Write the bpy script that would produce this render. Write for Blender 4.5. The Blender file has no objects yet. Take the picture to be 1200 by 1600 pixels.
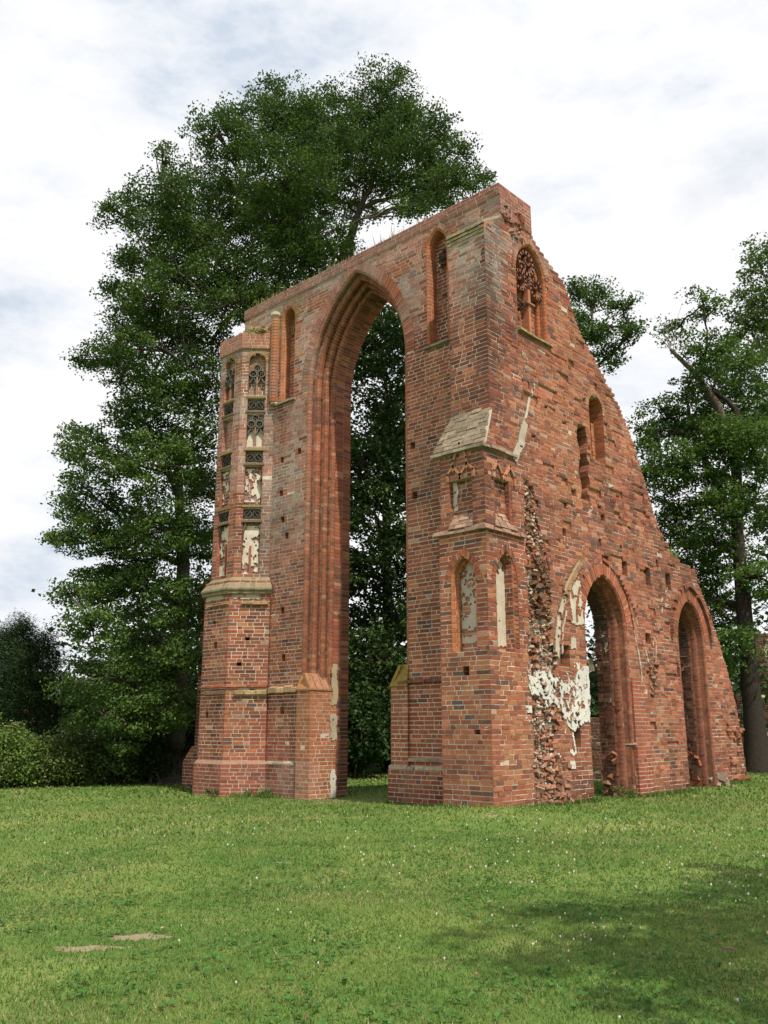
import bpy, math, random
import numpy as np
from mathutils import Vector, Matrix
random.seed(11); rng = np.random.default_rng(11)
S = bpy.context.scene
COL = S.collection
# ---------------------------------------------------------------- camera
CAM = np.array([10.95, -14.79, 1.5]); FPX = 1371.0
cam = bpy.data.objects.new('camera', bpy.data.cameras.new('camera')); COL.objects.link(cam)
cam.location = CAM; cam.rotation_euler = (math.radians(90 + 13.93), 0, math.radians(43.3))
cam.data.sensor_fit = 'VERTICAL'; cam.data.sensor_height = 24.0
cam.data.lens = FPX / 1600 * 24.0
cam.data.clip_end = 2000; S.camera = cam
# ---------------------------------------------------------------- sun, sky, exposure
SUN = Vector((1.0, -0.30, 0)).normalized() * math.cos(math.radians(57)); SUN.z = math.sin(math.radians(57))
sun = bpy.data.objects.new('sun', bpy.data.lights.new('sun', 'SUN')); COL.objects.link(sun)
sun.data.energy = 4.9; sun.data.angle = math.radians(0.7); sun.data.color = (1.0, 0.93, 0.83)
sun.rotation_euler = SUN.to_track_quat('Z', 'Y').to_euler()
W = bpy.data.worlds.new('World'); S.world = W; W.use_nodes = True
def world():
    nt = W.node_tree; nt.nodes.clear(); N = nt.nodes.new; L = nt.links.new
    out = N('ShaderNodeOutputWorld'); bg = N('ShaderNodeBackground'); L(bg.outputs[0], out.inputs[0])
    sky = N('ShaderNodeTexSky'); sky.sky_type = 'NISHITA'; sky.sun_disc = False
    sky.sun_elevation = math.radians(57); sky.sun_rotation = math.radians(109)
    sky.air_density = 1.0; sky.dust_density = 2.0
    sc = N('ShaderNodeVectorMath'); sc.operation = 'SCALE'; L(sky.outputs[0], sc.inputs[0]); sc.inputs['Scale'].default_value = 0.10
    tc = N('ShaderNodeTexCoord')
    mp = N('ShaderNodeMapping'); L(tc.outputs['Generated'], mp.inputs[0]); mp.inputs['Scale'].default_value = (1, 1, 1.9)
    mp.inputs['Location'].default_value = (0.35, 0.1, 0.2)
    n1 = N('ShaderNodeTexNoise'); n1.inputs['Scale'].default_value = 2.1; n1.inputs['Detail'].default_value = 6; n1.inputs['Roughness'].default_value = .5
    n1.inputs['Distortion'].default_value = .4; L(mp.outputs[0], n1.inputs['Vector'])
    n2 = N('ShaderNodeTexNoise'); n2.inputs['Scale'].default_value = 3.2; n2.inputs['Detail'].default_value = 8; n2.inputs['Roughness'].default_value = .62
    m2 = N('ShaderNodeMapping'); L(tc.outputs['Generated'], m2.inputs[0]); m2.inputs['Location'].default_value = (3.3, 5.1, 2.2); m2.inputs['Scale'].default_value = (1, 1, 2.4)
    L(m2.outputs[0], n2.inputs['Vector'])
    r1 = N('ShaderNodeValToRGB'); L(n1.outputs[0], r1.inputs[0])      # cloud cover
    e = r1.color_ramp.elements; e[0].position = .33; e[0].color = (0.25, .25, .25, 1); e[1].position = .44; e[1].color = (1, 1, 1, 1)
    r2 = N('ShaderNodeValToRGB'); L(n2.outputs[0], r2.inputs[0])      # cloud brightness
    e = r2.color_ramp.elements; e[0].position = .33; e[0].color = (0.64, .72, .84, 1); e[1].position = .51; e[1].color = (1.02, 1.02, 1.04, 1)
    x = r2.color_ramp.elements.new(.42); x.color = (.88, .915, .97, 1)
    # plain blue of the clear gaps
    mx0 = N('ShaderNodeMix'); mx0.data_type = 'RGBA'; mx0.inputs[0].default_value = .45; L(sc.outputs[0], mx0.inputs[6]); mx0.inputs[7].default_value = (.62, .78, .95, 1)
    mx = N('ShaderNodeMix'); mx.data_type = 'RGBA'; L(r1.outputs[0], mx.inputs[0]); L(mx0.outputs[2], mx.inputs[6]); L(r2.outputs[0], mx.inputs[7])
    L(mx.outputs[2], bg.inputs[0]); bg.inputs[1].default_value = 1.0
world()
S.view_settings.view_transform = 'Standard'; S.view_settings.look = 'None'
S.view_settings.exposure = 0.0; S.view_settings.gamma = 1; S.view_settings.use_curve_mapping = False

# ---------------------------------------------------------------- helpers
def hash3(i, s=0):
    v = (i[..., 0] * 73856093) ^ (i[..., 1] * 19349663) ^ (i[..., 2] * 83492791) ^ (s * 2654435 + 977)
    v = (v ^ (v >> 13)) * 1274126177; v = v & 0x7fffffff
    v = (v ^ (v >> 11)) * 1103515245 & 0x7fffffff
    return (v & 0xffffff) / float(0xffffff)
def vnoise(p, scale=1.0, s=0):
    p = np.asarray(p, float) * scale; i = np.floor(p).astype(np.int64); f = p - i; f = f * f * (3 - 2 * f); r = 0
    for dx in (0, 1):
        for dy in (0, 1):
            for dz in (0, 1):
                w = (f[..., 0] if dx else 1 - f[..., 0]) * (f[..., 1] if dy else 1 - f[..., 1]) * (f[..., 2] if dz else 1 - f[..., 2])
                r = r + w * hash3(i + np.array([dx, dy, dz]), s)
    return r
def fnoise(p, scale=1.0, s=0): return .55 * vnoise(p, scale, s) + .3 * vnoise(p, scale * 2.1, s + 1) + .15 * vnoise(p, scale * 4.3, s + 2)
def sstep(a, b, x): t = np.clip((x - a) / (b - a), 0, 1); return t * t * (3 - 2 * t)
def ground_z(x, y):
    x = np.asarray(x, float); y = np.asarray(y, float)
    near = 1 - sstep(14, 26, np.hypot(x + 2, y - 3))
    z = -0.12 + 0.12 * np.exp(-((x - .5) ** 2 + (y + .3) ** 2) / 2.5) + 0.10 * sstep(8, 12, y) * sstep(-6, -2, x)
    z = z - 0.08 * sstep(-1, -6, x)
    z = z * near + 0.035 * np.sin(x * .31 + 1) * np.cos(y * .27) * sstep(2, 6, np.hypot(x - CAM[0], y - CAM[1]))
    return z - 0.0
def tag(o, label=None, cat=None, group=None, kind=None):
    if label: o['label'] = label
    if cat: o['category'] = cat
    if group: o['group'] = group
    if kind: o['kind'] = kind
    return o
def empty(name, loc, label, cat, group=None):
    o = bpy.data.objects.new(name, None); COL.objects.link(o); o.location = loc; return tag(o, label, cat, group)
class MB:
    def __init__(s): s.V = []; s.Q = []; s.T = []; s.CQ = []; s.CT = []; s.n = 0
    def add(s, V, F, col=None):
        V = np.asarray(V, float).reshape(-1, 3); F = np.asarray(F, np.int64)
        if len(F) == 0: return
        if col is None: col = (.5, .5, .5)
        c = np.asarray(col, float)
        if c.ndim == 1: c = np.tile(c, (len(F), 1))
        if F.shape[1] == 4: s.Q.append(F + s.n); s.CQ.append(c)
        else: s.T.append(F + s.n); s.CT.append(c)
        s.V.append(V); s.n += len(V)
    def build(s, name, mat, parent=None, smooth=False, kind=None, label=None):
        V = np.concatenate(s.V) if s.V else np.zeros((0, 3))
        if parent is not None: V = V - np.array(world_loc(parent))
        Q = np.concatenate(s.Q) if s.Q else np.zeros((0, 4), int); T = np.concatenate(s.T) if s.T else np.zeros((0, 3), int)
        CQ = np.concatenate(s.CQ) if s.Q else np.zeros((0, 3)); CT = np.concatenate(s.CT) if s.T else np.zeros((0, 3))
        me = bpy.data.meshes.new(name); me.vertices.add(len(V)); me.vertices.foreach_set('co', V.astype(np.float32).ravel())
        nl = Q.size + T.size; me.loops.add(nl); me.loops.foreach_set('vertex_index', np.concatenate([Q.ravel(), T.ravel()]).astype(np.int32))
        me.polygons.add(len(Q) + len(T))
        st = np.concatenate([np.arange(len(Q)) * 4, Q.size + np.arange(len(T)) * 3]).astype(np.int32)
        me.polygons.foreach_set('loop_start', st)
        me.polygons.foreach_set('use_smooth', np.full(len(Q) + len(T), smooth, bool))
        C = np.concatenate([np.repeat(CQ, 4, 0), np.repeat(CT, 3, 0)]); C = np.concatenate([C, np.ones((len(C), 1))], 1)
        a = me.color_attributes.new('col', 'FLOAT_COLOR', 'CORNER'); a.data.foreach_set('color', C.astype(np.float32).ravel())
        me.update(calc_edges=True); me.validate()
        o = bpy.data.objects.new(name, me); COL.objects.link(o)
        if mat: me.materials.append(mat)
        if parent is not None: o.parent = parent
        if kind: o['kind'] = kind
        if label: o['label'] = label
        return o
class Pieces:
    """several loose stones, each built as an object of its own"""
    def __init__(s): s.L = []
    def new(s): m = MB(); s.L.append(m); return m
    def add(s, *a): s.new().add(*a)
    def build(s, name, mat, parent): return [m.build(name, mat, parent) for m in s.L if m.V]
def world_loc(o):
    p = Vector((0, 0, 0))
    while o is not None: p += o.location; o = o.parent
    return p
BOXF = np.array([[0, 1, 2, 3], [7, 6, 5, 4], [0, 4, 5, 1], [1, 5, 6, 2], [2, 6, 7, 3], [3, 7, 4, 0]])  # 0-3 front, 4-7 back
def add_hexes(mb, H, cols):
    H = np.asarray(H, float); n = len(H)
    if n == 0: return
    F = (BOXF[None] + (np.arange(n) * 8)[:, None, None]).reshape(-1, 4)
    mb.add(H.reshape(-1, 3), F, np.repeat(np.asarray(cols, float), 6, 0))
def tube(mb, pts, rad, n=7, col=(.5, .5, .5), wob=0):
    pts = np.asarray(pts, float); m = len(pts); rad = np.broadcast_to(rad, (m,))
    d = np.gradient(pts, axis=0); d /= np.linalg.norm(d, axis=1)[:, None] + 1e-9
    u = np.cross(d, [0.31, .22, .92]); bad = np.linalg.norm(u, axis=1) < .15; u[bad] = np.cross(d[bad], [1, 0, 0]); u /= np.linalg.norm(u, axis=1)[:, None]; v = np.cross(d, u)
    a = np.arange(n) * 2 * math.pi / n
    R = rad[:, None] * (1 + wob * (rng.random((m, n)) - .5))
    V = pts[:, None] + R[..., None] * (np.cos(a)[None, :, None] * u[:, None] + np.sin(a)[None, :, None] * v[:, None])
    i = np.arange(m - 1)[:, None] * n; j = np.arange(n)[None]; k = (j + 1) % n
    F = np.stack([i + j, i + k, i + n + k, i + n + j], -1).reshape(-1, 4)
    mb.add(V.reshape(-1, 3), F, col)
    mb.add(np.concatenate([V[-1], pts[-1:]]), np.array([[q, (q + 1) % n, n] for q in range(n)]), col)
    mb.add(np.concatenate([V[0], pts[:1]]), np.array([[(q + 1) % n, q, n] for q in range(n)]), col)
# ---------------------------------------------------------------- materials
def mat(name, rough=.9, spec=.2, bump=0, bscale=60, nscale=25, namt=.35, trans=0, fine=None, extra=None):
    m = bpy.data.materials.new(name); m.use_nodes = True; nt = m.node_tree; nt.nodes.clear(); N = nt.nodes.new; L = nt.links.new
    out = N('ShaderNodeOutputMaterial'); b = N('ShaderNodeBsdfPrincipled'); b.inputs['Roughness'].default_value = rough
    b.inputs['Specular IOR Level'].default_value = spec
    at = N('ShaderNodeAttribute'); at.attribute_name = 'col'; c = at.outputs['Color']
    geo = N('ShaderNodeNewGeometry')
    if namt:
        n = N('ShaderNodeTexNoise'); n.inputs['Scale'].default_value = nscale; n.inputs['Detail'].default_value = 5; n.inputs['Roughness'].default_value = .65
        L(geo.outputs['Position'], n.inputs['Vector'])
        mr = N('ShaderNodeMapRange'); mr.inputs[1].default_value = .25; mr.inputs[2].default_value = .75; mr.inputs[3].default_value = 1 - namt; mr.inputs[4].default_value = 1 + namt
        L(n.outputs[0], mr.inputs[0]); v = N('ShaderNodeVectorMath'); v.operation = 'SCALE'; L(c, v.inputs[0]); L(mr.outputs[0], v.inputs['Scale']); c = v.outputs[0]
    if extra: c = extra(nt, c, geo)
    L(c, b.inputs['Base Color'])
    if bump:
        nb = N('ShaderNodeTexNoise'); nb.inputs['Scale'].default_value = bscale; nb.inputs['Detail'].default_value = 4; L(geo.outputs['Position'], nb.inputs['Vector'])
        bp = N('ShaderNodeBump'); bp.inputs['Strength'].default_value = bump; bp.inputs['Distance'].default_value = .02; L(nb.outputs[0], bp.inputs['Height']); L(bp.outputs[0], b.inputs['Normal'])
    if trans:
        t = N('ShaderNodeBsdfTranslucent'); L(c, t.inputs[0]); ms = N('ShaderNodeMixShader'); ms.inputs[0].default_value = trans; L(b.outputs[0], ms.inputs[1]); L(t.outputs[0], ms.inputs[2]); L(ms.outputs[0], out.inputs[0])
    else: L(b.outputs[0], out.inputs[0])
    return m
def blotch(scale, lo, hi, color, amt, loc=(0, 0, 0)):
    def f(nt, c, geo):
        N = nt.nodes.new; L = nt.links.new
        mp = N('ShaderNodeMapping'); mp.inputs['Location'].default_value = loc; L(geo.outputs['Position'], mp.inputs[0])
        n = N('ShaderNodeTexNoise'); n.inputs['Scale'].default_value = scale; n.inputs['Detail'].default_value = 7; n.inputs['Roughness'].default_value = .7; L(mp.outputs[0], n.inputs['Vector'])
        mr = N('ShaderNodeMapRange'); mr.inputs[1].default_value = lo; mr.inputs[2].default_value = hi; mr.inputs[4].default_value = amt; L(n.outputs[0], mr.inputs[0])
        mx = N('ShaderNodeMix'); mx.data_type = 'RGBA'; L(mr.outputs[0], mx.inputs[0]); L(c, mx.inputs[6]); mx.inputs[7].default_value = (*color, 1); return mx.outputs[2]
    return f
def chain(*fs):
    def f(nt, c, geo):
        for g in fs: c = g(nt, c, geo)
        return c
    return f
M = {}
M['brick'] = mat('brick', .92, .15, .5, 45, 30, .38, extra=chain(blotch(9, .60, .72, (.42, .36, .29), .55), blotch(3.1, .60, .75, (.12, .085, .07), .45, (4, 2, 1)), blotch(.9, .52, .72, (.10, .065, .048), .5, (7, 3, 2)), blotch(1.6, .57, .70, (.38, .31, .24), .22, (2, 9, 5))))
M['mortar'] = mat('mortar', .95, .1, .6, 60, 18, .28, extra=chain(blotch(5, .55, .7, (.20, .13, .095), .5), blotch(2.2, .6, .72, (.16, .125, .09), .5, (1, 5, 2)), blotch(.9, .52, .72, (.15, .11, .08), .5, (7, 3, 2))))
M['plaster'] = mat('plaster', .9, .15, .4, 50, 14, .10, extra=blotch(13, .60, .68, (.33, .17, .11), .5))
M['stone'] = mat('stone', .92, .15, .6, 40, 15, .4, extra=blotch(7, .56, .68, (.34, .24, .05), .7))
M['bark'] = mat('bark', .95, .1, .9, 25, 12, .4)
M['leaf'] = mat('leaf', .6, .25, namt=0, trans=.28)
M['needle'] = mat('needle', .7, .3, namt=0, trans=.1)
M['grassblade'] = mat('grassblade', .6, .25, namt=0, trans=.3)
M['petal'] = mat('petal', .8, .1, namt=0, trans=.3)
M['dark'] = mat('dark', .95, .05, .5, 30, 10, .3)
OAK= [[-11.1,8.2,27.2,1.68],[-12.5,6.8,26.2,1.66],[-13.0,3.4,24.2,1.55],[-12.7,1.5,22.8,1.13],[-6.9,5.9,22.1,1.26],[-7.3,8.1,22.8,0.93],[-10.0,6.0,22.7,1.84],[-10.1,2.6,20.6,1.69],[-12.4,-0.6,19.9,1.09],[-16.4,3.7,23.2,1.73],[-16.3,-0.1,20.4,0.96],[-13.4,-0.2,18.5,1.01],[-14.8,-0.3,17.7,0.69],[-16.2,3.7,20.6,1.43],[-14.5,5.3,21.6,1.7],[-13.2,6.4,23.0,1.71],[-8.3,7.4,21.9,1.34],[-7.2,9.0,22.6,0.55],[-13.2,4.7,26.2,1.18],[-12.7,-1.0,15.3,0.8],[-14.4,1.8,17.2,1.3],[-12.1,2.2,16.9,1.13],[-17.8,-0.0,15.0,0.86],[-12.9,-1.3,13.4,0.82],[-15.4,1.7,15.6,1.24],[-15.6,3.5,16.0,1.12],[-13.9,-1.1,12.6,0.42],[-10.9,9.1,26.4,1.64],[-13.4,6.3,25.2,1.61],[-6.0,6.4,20.1,0.78],[-16.0,1.0,23.1,1.0],[-6.9,5.5,19.2,0.67],[-7.0,9.3,21.9,0.74],[-11.5,4.5,18.9,0.91]]
LIME= [[-13.4,0.1,12.5,1.07],[-14.3,-0.3,11.7,0.97],[-17.2,-0.6,11.3,0.82],[-14.6,-0.9,10.1,1.16],[-13.1,0.1,9.8,1.35],[-16.7,-0.7,9.4,0.88],[-15.5,-1.1,7.8,1.01],[-16.4,0.8,8.7,1.35],[-13.3,0.6,7.8,1.35],[-13.1,1.6,10.8,1.09],[-15.0,3.1,8.0,1.15],[-15.5,-0.5,6.0,1.01],[-14.8,0.6,6.0,1.38],[-12.9,1.1,5.5,1.13],[-13.3,-1.7,4.4,0.86],[-16.5,2.0,4.6,1.24],[-12.1,1.0,3.8,0.83],[-16.9,0.5,3.2,0.98],[-14.1,0.5,2.5,0.85],[-15.7,3.4,2.3,0.79],[-13.4,1.9,12.8,1.12],[-15.5,3.5,10.3,1.19],[-16.2,-1.3,7.5,0.53],[-14.6,-1.8,5.5,0.5],[-14.3,3.5,6.1,0.9],[-15.3,1.4,11.7,1.15],[-15.8,0.7,7.3,1.21],[-15.4,-0.9,2.7,0.61]]
RT1= [[-1.8,17.4,18.0,0.62],[-3.6,18.9,18.1,0.55],[-1.6,16.9,16.0,0.87],[-1.8,19.9,16.1,1.12],[-4.4,18.5,14.1,1.02],[-4.5,17.0,12.8,0.62],[-3.6,19.8,14.4,1.14],[-3.3,16.6,11.5,1.04],[-2.5,18.0,11.5,1.13],[-2.8,20.1,13.7,1.02],[-4.4,17.1,11.2,0.87],[-4.1,19.1,10.4,0.95],[-1.4,19.6,12.5,1.28],[-3.1,20.7,8.4,1.19],[-4.6,20.4,7.6,1.12],[-3.3,19.5,6.1,1.14],[-4.8,19.3,9.4,0.8],[-1.7,17.1,4.4,0.81],[-1.4,20.1,10.4,1.15],[-1.9,20.7,14.5,1.21],[-1.0,18.7,7.1,1.08],[-3.3,18.6,4.1,0.74]]
RT2= [[-1.5,25.2,22.7,1.16],[-2.3,27.0,24.7,0.9],[-2.0,24.4,20.6,1.25],[-2.5,24.6,18.9,1.26],[-1.2,23.3,16.5,1.69],[-1.6,24.9,13.8,1.72],[-1.0,26.0,20.9,1.81],[-2.7,26.8,15.7,1.37],[-2.1,26.9,10.6,1.77]]
MID= [[-5.3,13.3,18.3,0.56],[-5.5,15.5,19.1,0.75],[-3.5,13.8,17.3,0.54],[-5.5,15.0,17.3,0.83],[-3.2,13.9,16.1,0.44],[-4.2,14.2,15.6,0.64],[-5.1,12.6,16.8,0.74],[-6.0,14.8,16.2,0.68],[-4.3,15.6,17.3,0.47],[-5.6,12.5,15.8,0.98]]
ARCH= [[-15.4,12.8,19.7,1.36],[-14.1,11.8,16.4,1.42],[-15.7,12.2,14.5,1.46],[-15.0,13.4,13.4,1.31],[-13.8,10.9,10.3,1.34],[-16.2,14.9,9.6,1.19],[-14.7,11.4,7.8,1.35],[-14.7,12.8,6.3,1.24],[-13.7,10.6,4.5,1.28],[-12.7,11.0,2.7,1.13],[-14.4,11.0,2.3,1.29],[-14.5,12.2,1.0,1.18],[-16.0,15.6,16.4,1.41],[-14.4,16.6,11.5,1.81],[-16.3,11.6,12.1,1.72],[-16.9,10.7,8.0,1.67],[-17.0,12.4,5.3,1.7]]
YEW= [[-22.5,0.4,4.6,0.74],[-21.7,-0.4,3.6,0.83],[-22.1,0.9,3.9,0.86],[-21.6,0.1,2.7,1.07],[-21.4,1.5,2.7,0.68],[-21.9,1.1,4.9,0.3],[-21.9,0.0,5.4,0.29],[-22.5,-0.5,4.8,0.44],[-21.3,2.1,2.2,0.49]]
# ---------------------------------------------------------------- the ruin: brick laying tools
CO = 0.1; JT = 0.0095            # course height, half joint
RED = np.array([[.295, .100, .054], [.25, .084, .050], [.345, .128, .064], [.195, .078, .052], [.14, .066, .052], [.38, .16, .080], [.12, .078, .068], [.36, .22, .155]])
PRB = np.array([.33, .24, .15, .12, .065, .045, .02, .03])
BR = []                          # brick records: (8 corners), filled as arrays
BC = []; BT = []                 # colour, tag
def zones(P):
    """weathering by place on the walls: weights of grey crust, yellow lichen, orange brick, dark brick"""
    x, y, z = P[:, 0], P[:, 1], P[:, 2]; n = fnoise(P, 1.1, 3); n2 = fnoise(P, .55, 9)
    gab = (y < 1.05) & (y > .5) | ((y < .5) & (z > 8.2) & (x < -.1))
    grey = np.zeros(len(P))
    g = np.maximum(sstep(10.2, 12.2, z), .85 * sstep(-6.4, -7.2, x) * sstep(4.8, 7.0, z)); grey = np.where(gab, g, 0)
    grey = grey * sstep(.32, .54, n + .12)
    grey = np.maximum(grey, .8 * ((x < -6.2) & (z < .7) & (y < 1.1) & (x > -8.2)) * sstep(.3, .5, n))
    grey = np.maximum(grey, .7 * ((y > .8) & (y < 3) & (x > -.3) & (z > 12.8)) * sstep(.45, .6, n))
    yel = ((x < -7.2) & (z > 12.0) & (z < 14.2)) * sstep(.42, .6, n2 + .06) * .85
    yel = np.maximum(yel, ((x < -1.35) & (x > -2.2) & (z > 9.6) & (z < 10.9) & (y < 1)) * .5 * sstep(.35, .6, n))
    dark = ((y < .6) & (x > -.5) & (z > 5.7)) * .5 * sstep(.4, .6, n) + ((x > -.2) & (z > 8) & (y < 2)) * .35
    ora = ((x > -.3) & (y > 2.2) & (z > 7)) * .7 * sstep(.45, .62, n2 + .05) + ((x > -2) & (y > 6) & (z < 5.4)) * .25 + ((z < 1.2) & (y < 3) & (x > -1.4)) * .25
    cln = ((x < -1.3) & (y > .6) & (y < 1) & (z < 2.6)) * .8 + ((x < -8) & (z < .66)) * .9
    return np.clip(grey, 0, 1), np.clip(yel, 0, 1), np.clip(ora, 0, 1), np.clip(dark, 0, 1), np.clip(cln, 0, 1)
def brick_cols(P, tint=None, tw=0.0):
    n = len(P); k = rng.choice(len(RED), n, p=PRB); c = RED[k] * rng.uniform(.82, 1.2, (n, 1))
    g, yl, o, d, cl = zones(P)
    pick = rng.random(n)
    c = np.where((pick < o * .8)[:, None], np.array([.335, .130, .068]) * rng.uniform(.8, 1.2, (n, 1)), c)
    c = np.where((pick > 1 - d * .8)[:, None], np.array([.175, .075, .055]) * rng.uniform(.75, 1.3, (n, 1)), c)
    c = np.where((rng.random(n) < cl * .8)[:, None], np.array([.265, .080, .048]) * rng.uniform(.85, 1.15, (n, 1)), c)
    gw = (g * rng.uniform(.25, 1.0, n))[:, None]; c = c * (1 - gw * .8) + np.array([.38, .345, .305]) * gw * .8
    yw = (yl * rng.uniform(.3, 1.0, n))[:, None]; c = c * (1 - yw * .75) + np.array([.33, .22, .045]) * yw * .75
    big = (fnoise(P, .35, 21) * .8 + .68)[:, None]; stk = fnoise(P * np.array([1, 1, .18]), 1.5, 71); c = c * big * (1 - .34 * sstep(.54, .74, stk))[:, None] * (1 - .22 * sstep(.8, .0, P[:, 2]))[:, None]
    red = sstep(.5, .7, fnoise(P, .8, 55))[:, None] * .45; c = c * (1 - red) + np.array([.29, .082, .05]) * red * c.mean(1, keepdims=True) / .145
    if tint is not None: c = c * (1 - tw) + np.array(tint) * tw * rng.uniform(.8, 1.2, (n, 1))
    return c
MORTAR = np.array([.66, .57, .45])
def mortar_cols(P):
    g, yl, o, d, cl = zones(P); n = len(P); c = np.tile(MORTAR, (n, 1)) * (fnoise(P, .8, 33) * .7 + .55)[:, None]
    c = c * (1 - .12 * (P[:, 0] > -.3) * (P[:, 1] > 1.4))[:, None]
    return c * (1 - .5 * yl[:, None]) + np.array([.25, .18, .04]) * .5 * yl[:, None]
class Frame:
    def __init__(s, O, U, N): s.O = np.array(O, float); s.U = np.array(U, float); s.U /= np.linalg.norm(s.U); s.N = np.array(N, float); s.N /= np.linalg.norm(s.N)
    def p(s, u, z, d):
        u, z, d = np.broadcast_arrays(np.asarray(u, float), np.asarray(z, float), np.asarray(d, float))
        return s.O + u[..., None] * s.U + d[..., None] * s.N + z[..., None] * np.array([0, 0, 1.0])
def push(fr, u0b, u1b, u0t, u1t, z0, z1, df, db, jit=.003, tg='', tint=None, tw=0, dj=.005):
    """one brick in frame coordinates"""
    u = np.array([u0b, u1b, u1t, u0t] * 2); z = np.array([z0, z0, z1, z1] * 2)
    d = np.array([df] * 4 + [db] * 4) ; d[:4] += rng.normal(0, dj)
    u = u + rng.uniform(-jit, jit, 8); z = z + rng.uniform(-jit, jit, 8); d[:4] += rng.uniform(-jit, jit, 4) * .5
    BR.append(fr.p(u, z, d)); BT.append((tg, tint, tw))
def interval(feats, z):
    """paint features on the outline at height z -> list (a,b,feature)"""
    base = feats[0]; iv = base['f'](z)
    if iv is None: return []
    a, b = iv; marks = [(a, b, base)]; cuts = {a, b}; L = []
    for f in feats[1:]:
        r = f['f'](z)
        if r is None: continue
        x0, x1 = max(r[0], a), min(r[1], b)
        if x1 - x0 < .01: continue
        L.append((x0, x1, f)); cuts |= {x0, x1}
    cs = sorted(cuts); out = []
    for p, q in zip(cs[:-1], cs[1:]):
        if q - p < 1e-6: continue
        m = (p + q) / 2; top = base
        for x0, x1, f in L:
            if x0 < m < x1: top = f
        if out and out[-1][2] is top: out[-1] = (out[-1][0], q, top)
        else: out.append((p, q, top))
    return out
def lay(fr, feats, z0, z1, back, core, tg='', missing=.003, spall=.05, tint=None, tw=0, ends=.3, endc=(True, True), rough=1.0, bond=(.28, .28, .135), csplit=None, rec=.0045):
    n = int(round((z1 - z0) / CO)); H = []; HP = []; HH = []
    for k in range(n):
        a = z0 + k * CO; b = a + CO; zm = (a + b) / 2
        mid = interval(feats, zm); lo = interval(feats, a + .004); hi = interval(feats, b - .004)
        same = len(mid) == len(lo) == len(hi) and all(p[2] is q[2] is r[2] for p, q, r in zip(lo, mid, hi))
        if not same or feats[0].get('step'): 
            if feats[0].get('step') and same and len(mid): # only outline ends stepped
                lo = [list(t) for t in lo]; hi = [list(t) for t in hi]
                j = 0.06 * (rng.random() - .5) if z0 + k * CO > 1 else 0
                lo[-1][1] = hi[-1][1] = mid[-1][1] + j
            else: lo = hi = mid
        m = len(mid)
        for i in range(m):
            f = mid[i][2]
            if f.get('void'): continue
            dep = f.get('d', 0.0)
            x0b, x1b, x0t, x1t = lo[i][0], lo[i][1], hi[i][0], hi[i][1]
            def nd(j):
                if j < 0 or j >= m: return -9
                return -9 if mid[j][2].get('void') else mid[j][2].get('d', 0.0)
            dl, dr = nd(i - 1), nd(i + 1)
            il = .012 if dl < dep else -.02; ir = .012 if dr < dep else -.02
            bk = back(zm) if callable(back) else back
            # mortar core
            u = np.array([x0b + il, x1b - ir, x1t - ir, x0t + il] * 2); z = np.array([a, a, b, b] * 2)
            d = np.array([dep - rec] * 4 + [bk] * 4)
            if f.get('rub'): d[:4] += rng.uniform(-.05, .05, 4)
            if csplit is None: H.append(fr.p(u, z, d)); HP.append(fr.p((x0b + x1b) / 2, zm, dep)); HH.append(bool(f.get('hole')))
            else:
                ua, ub = float(u[0]), float(u[1])
                for (s0, s1, sb) in csplit:
                    p0, p1 = max(ua, s0), min(ub, s1)
                    if p1 - p0 < .004: continue
                    uu = np.array([p0, p1, p1, p0] * 2)
                    if p0 == ua: uu[[0, 4]] = u[0]; uu[[3, 7]] = u[3]
                    if p1 == ub: uu[[1, 5]] = u[1]; uu[[2, 6]] = u[2]
                    d2 = d.copy(); d2[4:] = np.minimum(max(sb, bk), d2[:4] - .01); H.append(fr.p(uu, z, d2)); HP.append(fr.p((p0 + p1) / 2, zm, dep)); HH.append(bool(f.get('hole')))
            if f.get('core'): continue
            # bricks
            L = (x0b + x1b + 0.0) ; w = .5 * ((x1b - x0b) + (x1t - x0t))
            st = rng.uniform(0, .5) if k % 2 else rng.uniform(.0, .5) ; pos = -st; seq = 0
            js = [0.0]
            sq = int(rng.integers(3))
            while pos < w:
                ln = bond[(seq + sq) % 3] + rng.normal(0, .007); seq += 1; pos += ln + 2 * JT
                if .06 < pos < w - .06: js.append(pos)
            js.append(w)
            for q in range(len(js) - 1):
                t0, t1 = js[q] / w, js[q + 1] / w
                A0 = x0b + (x1b - x0b) * t0; A1 = x0b + (x1b - x0b) * t1; B0 = x0t + (x1t - x0t) * t0; B1 = x0t + (x1t - x0t) * t1
                first, last = q == 0, q == len(js) - 2
                A0 += 0 if first else JT; B0 += 0 if first else JT; A1 -= 0 if last else JT; B1 -= 0 if last else JT
                if first and dl > dep: A0 += JT; B0 += JT
                if last and dr > dep: A1 -= JT; B1 -= JT
                if max(A1 - A0, B1 - B0) < .02: continue
                r = rng.random()
                
                df = dep; 
                if r > 1 - spall * rough: df = dep - rng.uniform(0, rec * .3) if rng.random() < .5 else dep + rng.uniform(0, .010 * rough)
                bdep = dep - .07
                if first and dl < dep: bdep = max(dl - .02, dep - ends, bk + .02) if dl > -5 else max(dep - ends, bk + .02)
                if last and dr < dep: bdep = min(bdep, max(dr - .02, dep - ends, bk + .02) if dr > -5 else max(dep - ends, bk + .02))
                push(fr, A0, A1, B0, B1, a + JT, b - JT, df, bdep, .0030 * (1 + .4 * rough) if rough > 1 else .0022, f.get('tg', tg), f.get('tint', tint), f.get('tw', tw), .0014 * rough)
    if len(H):
        HP = np.array(HP); cc = mortar_cols(HP); cc[np.array(HH)] = (.045, .030, .024); add_hexes(core, H, cc)  # hole cores painted near-black: shade of the deep recess, plus dirt
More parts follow.
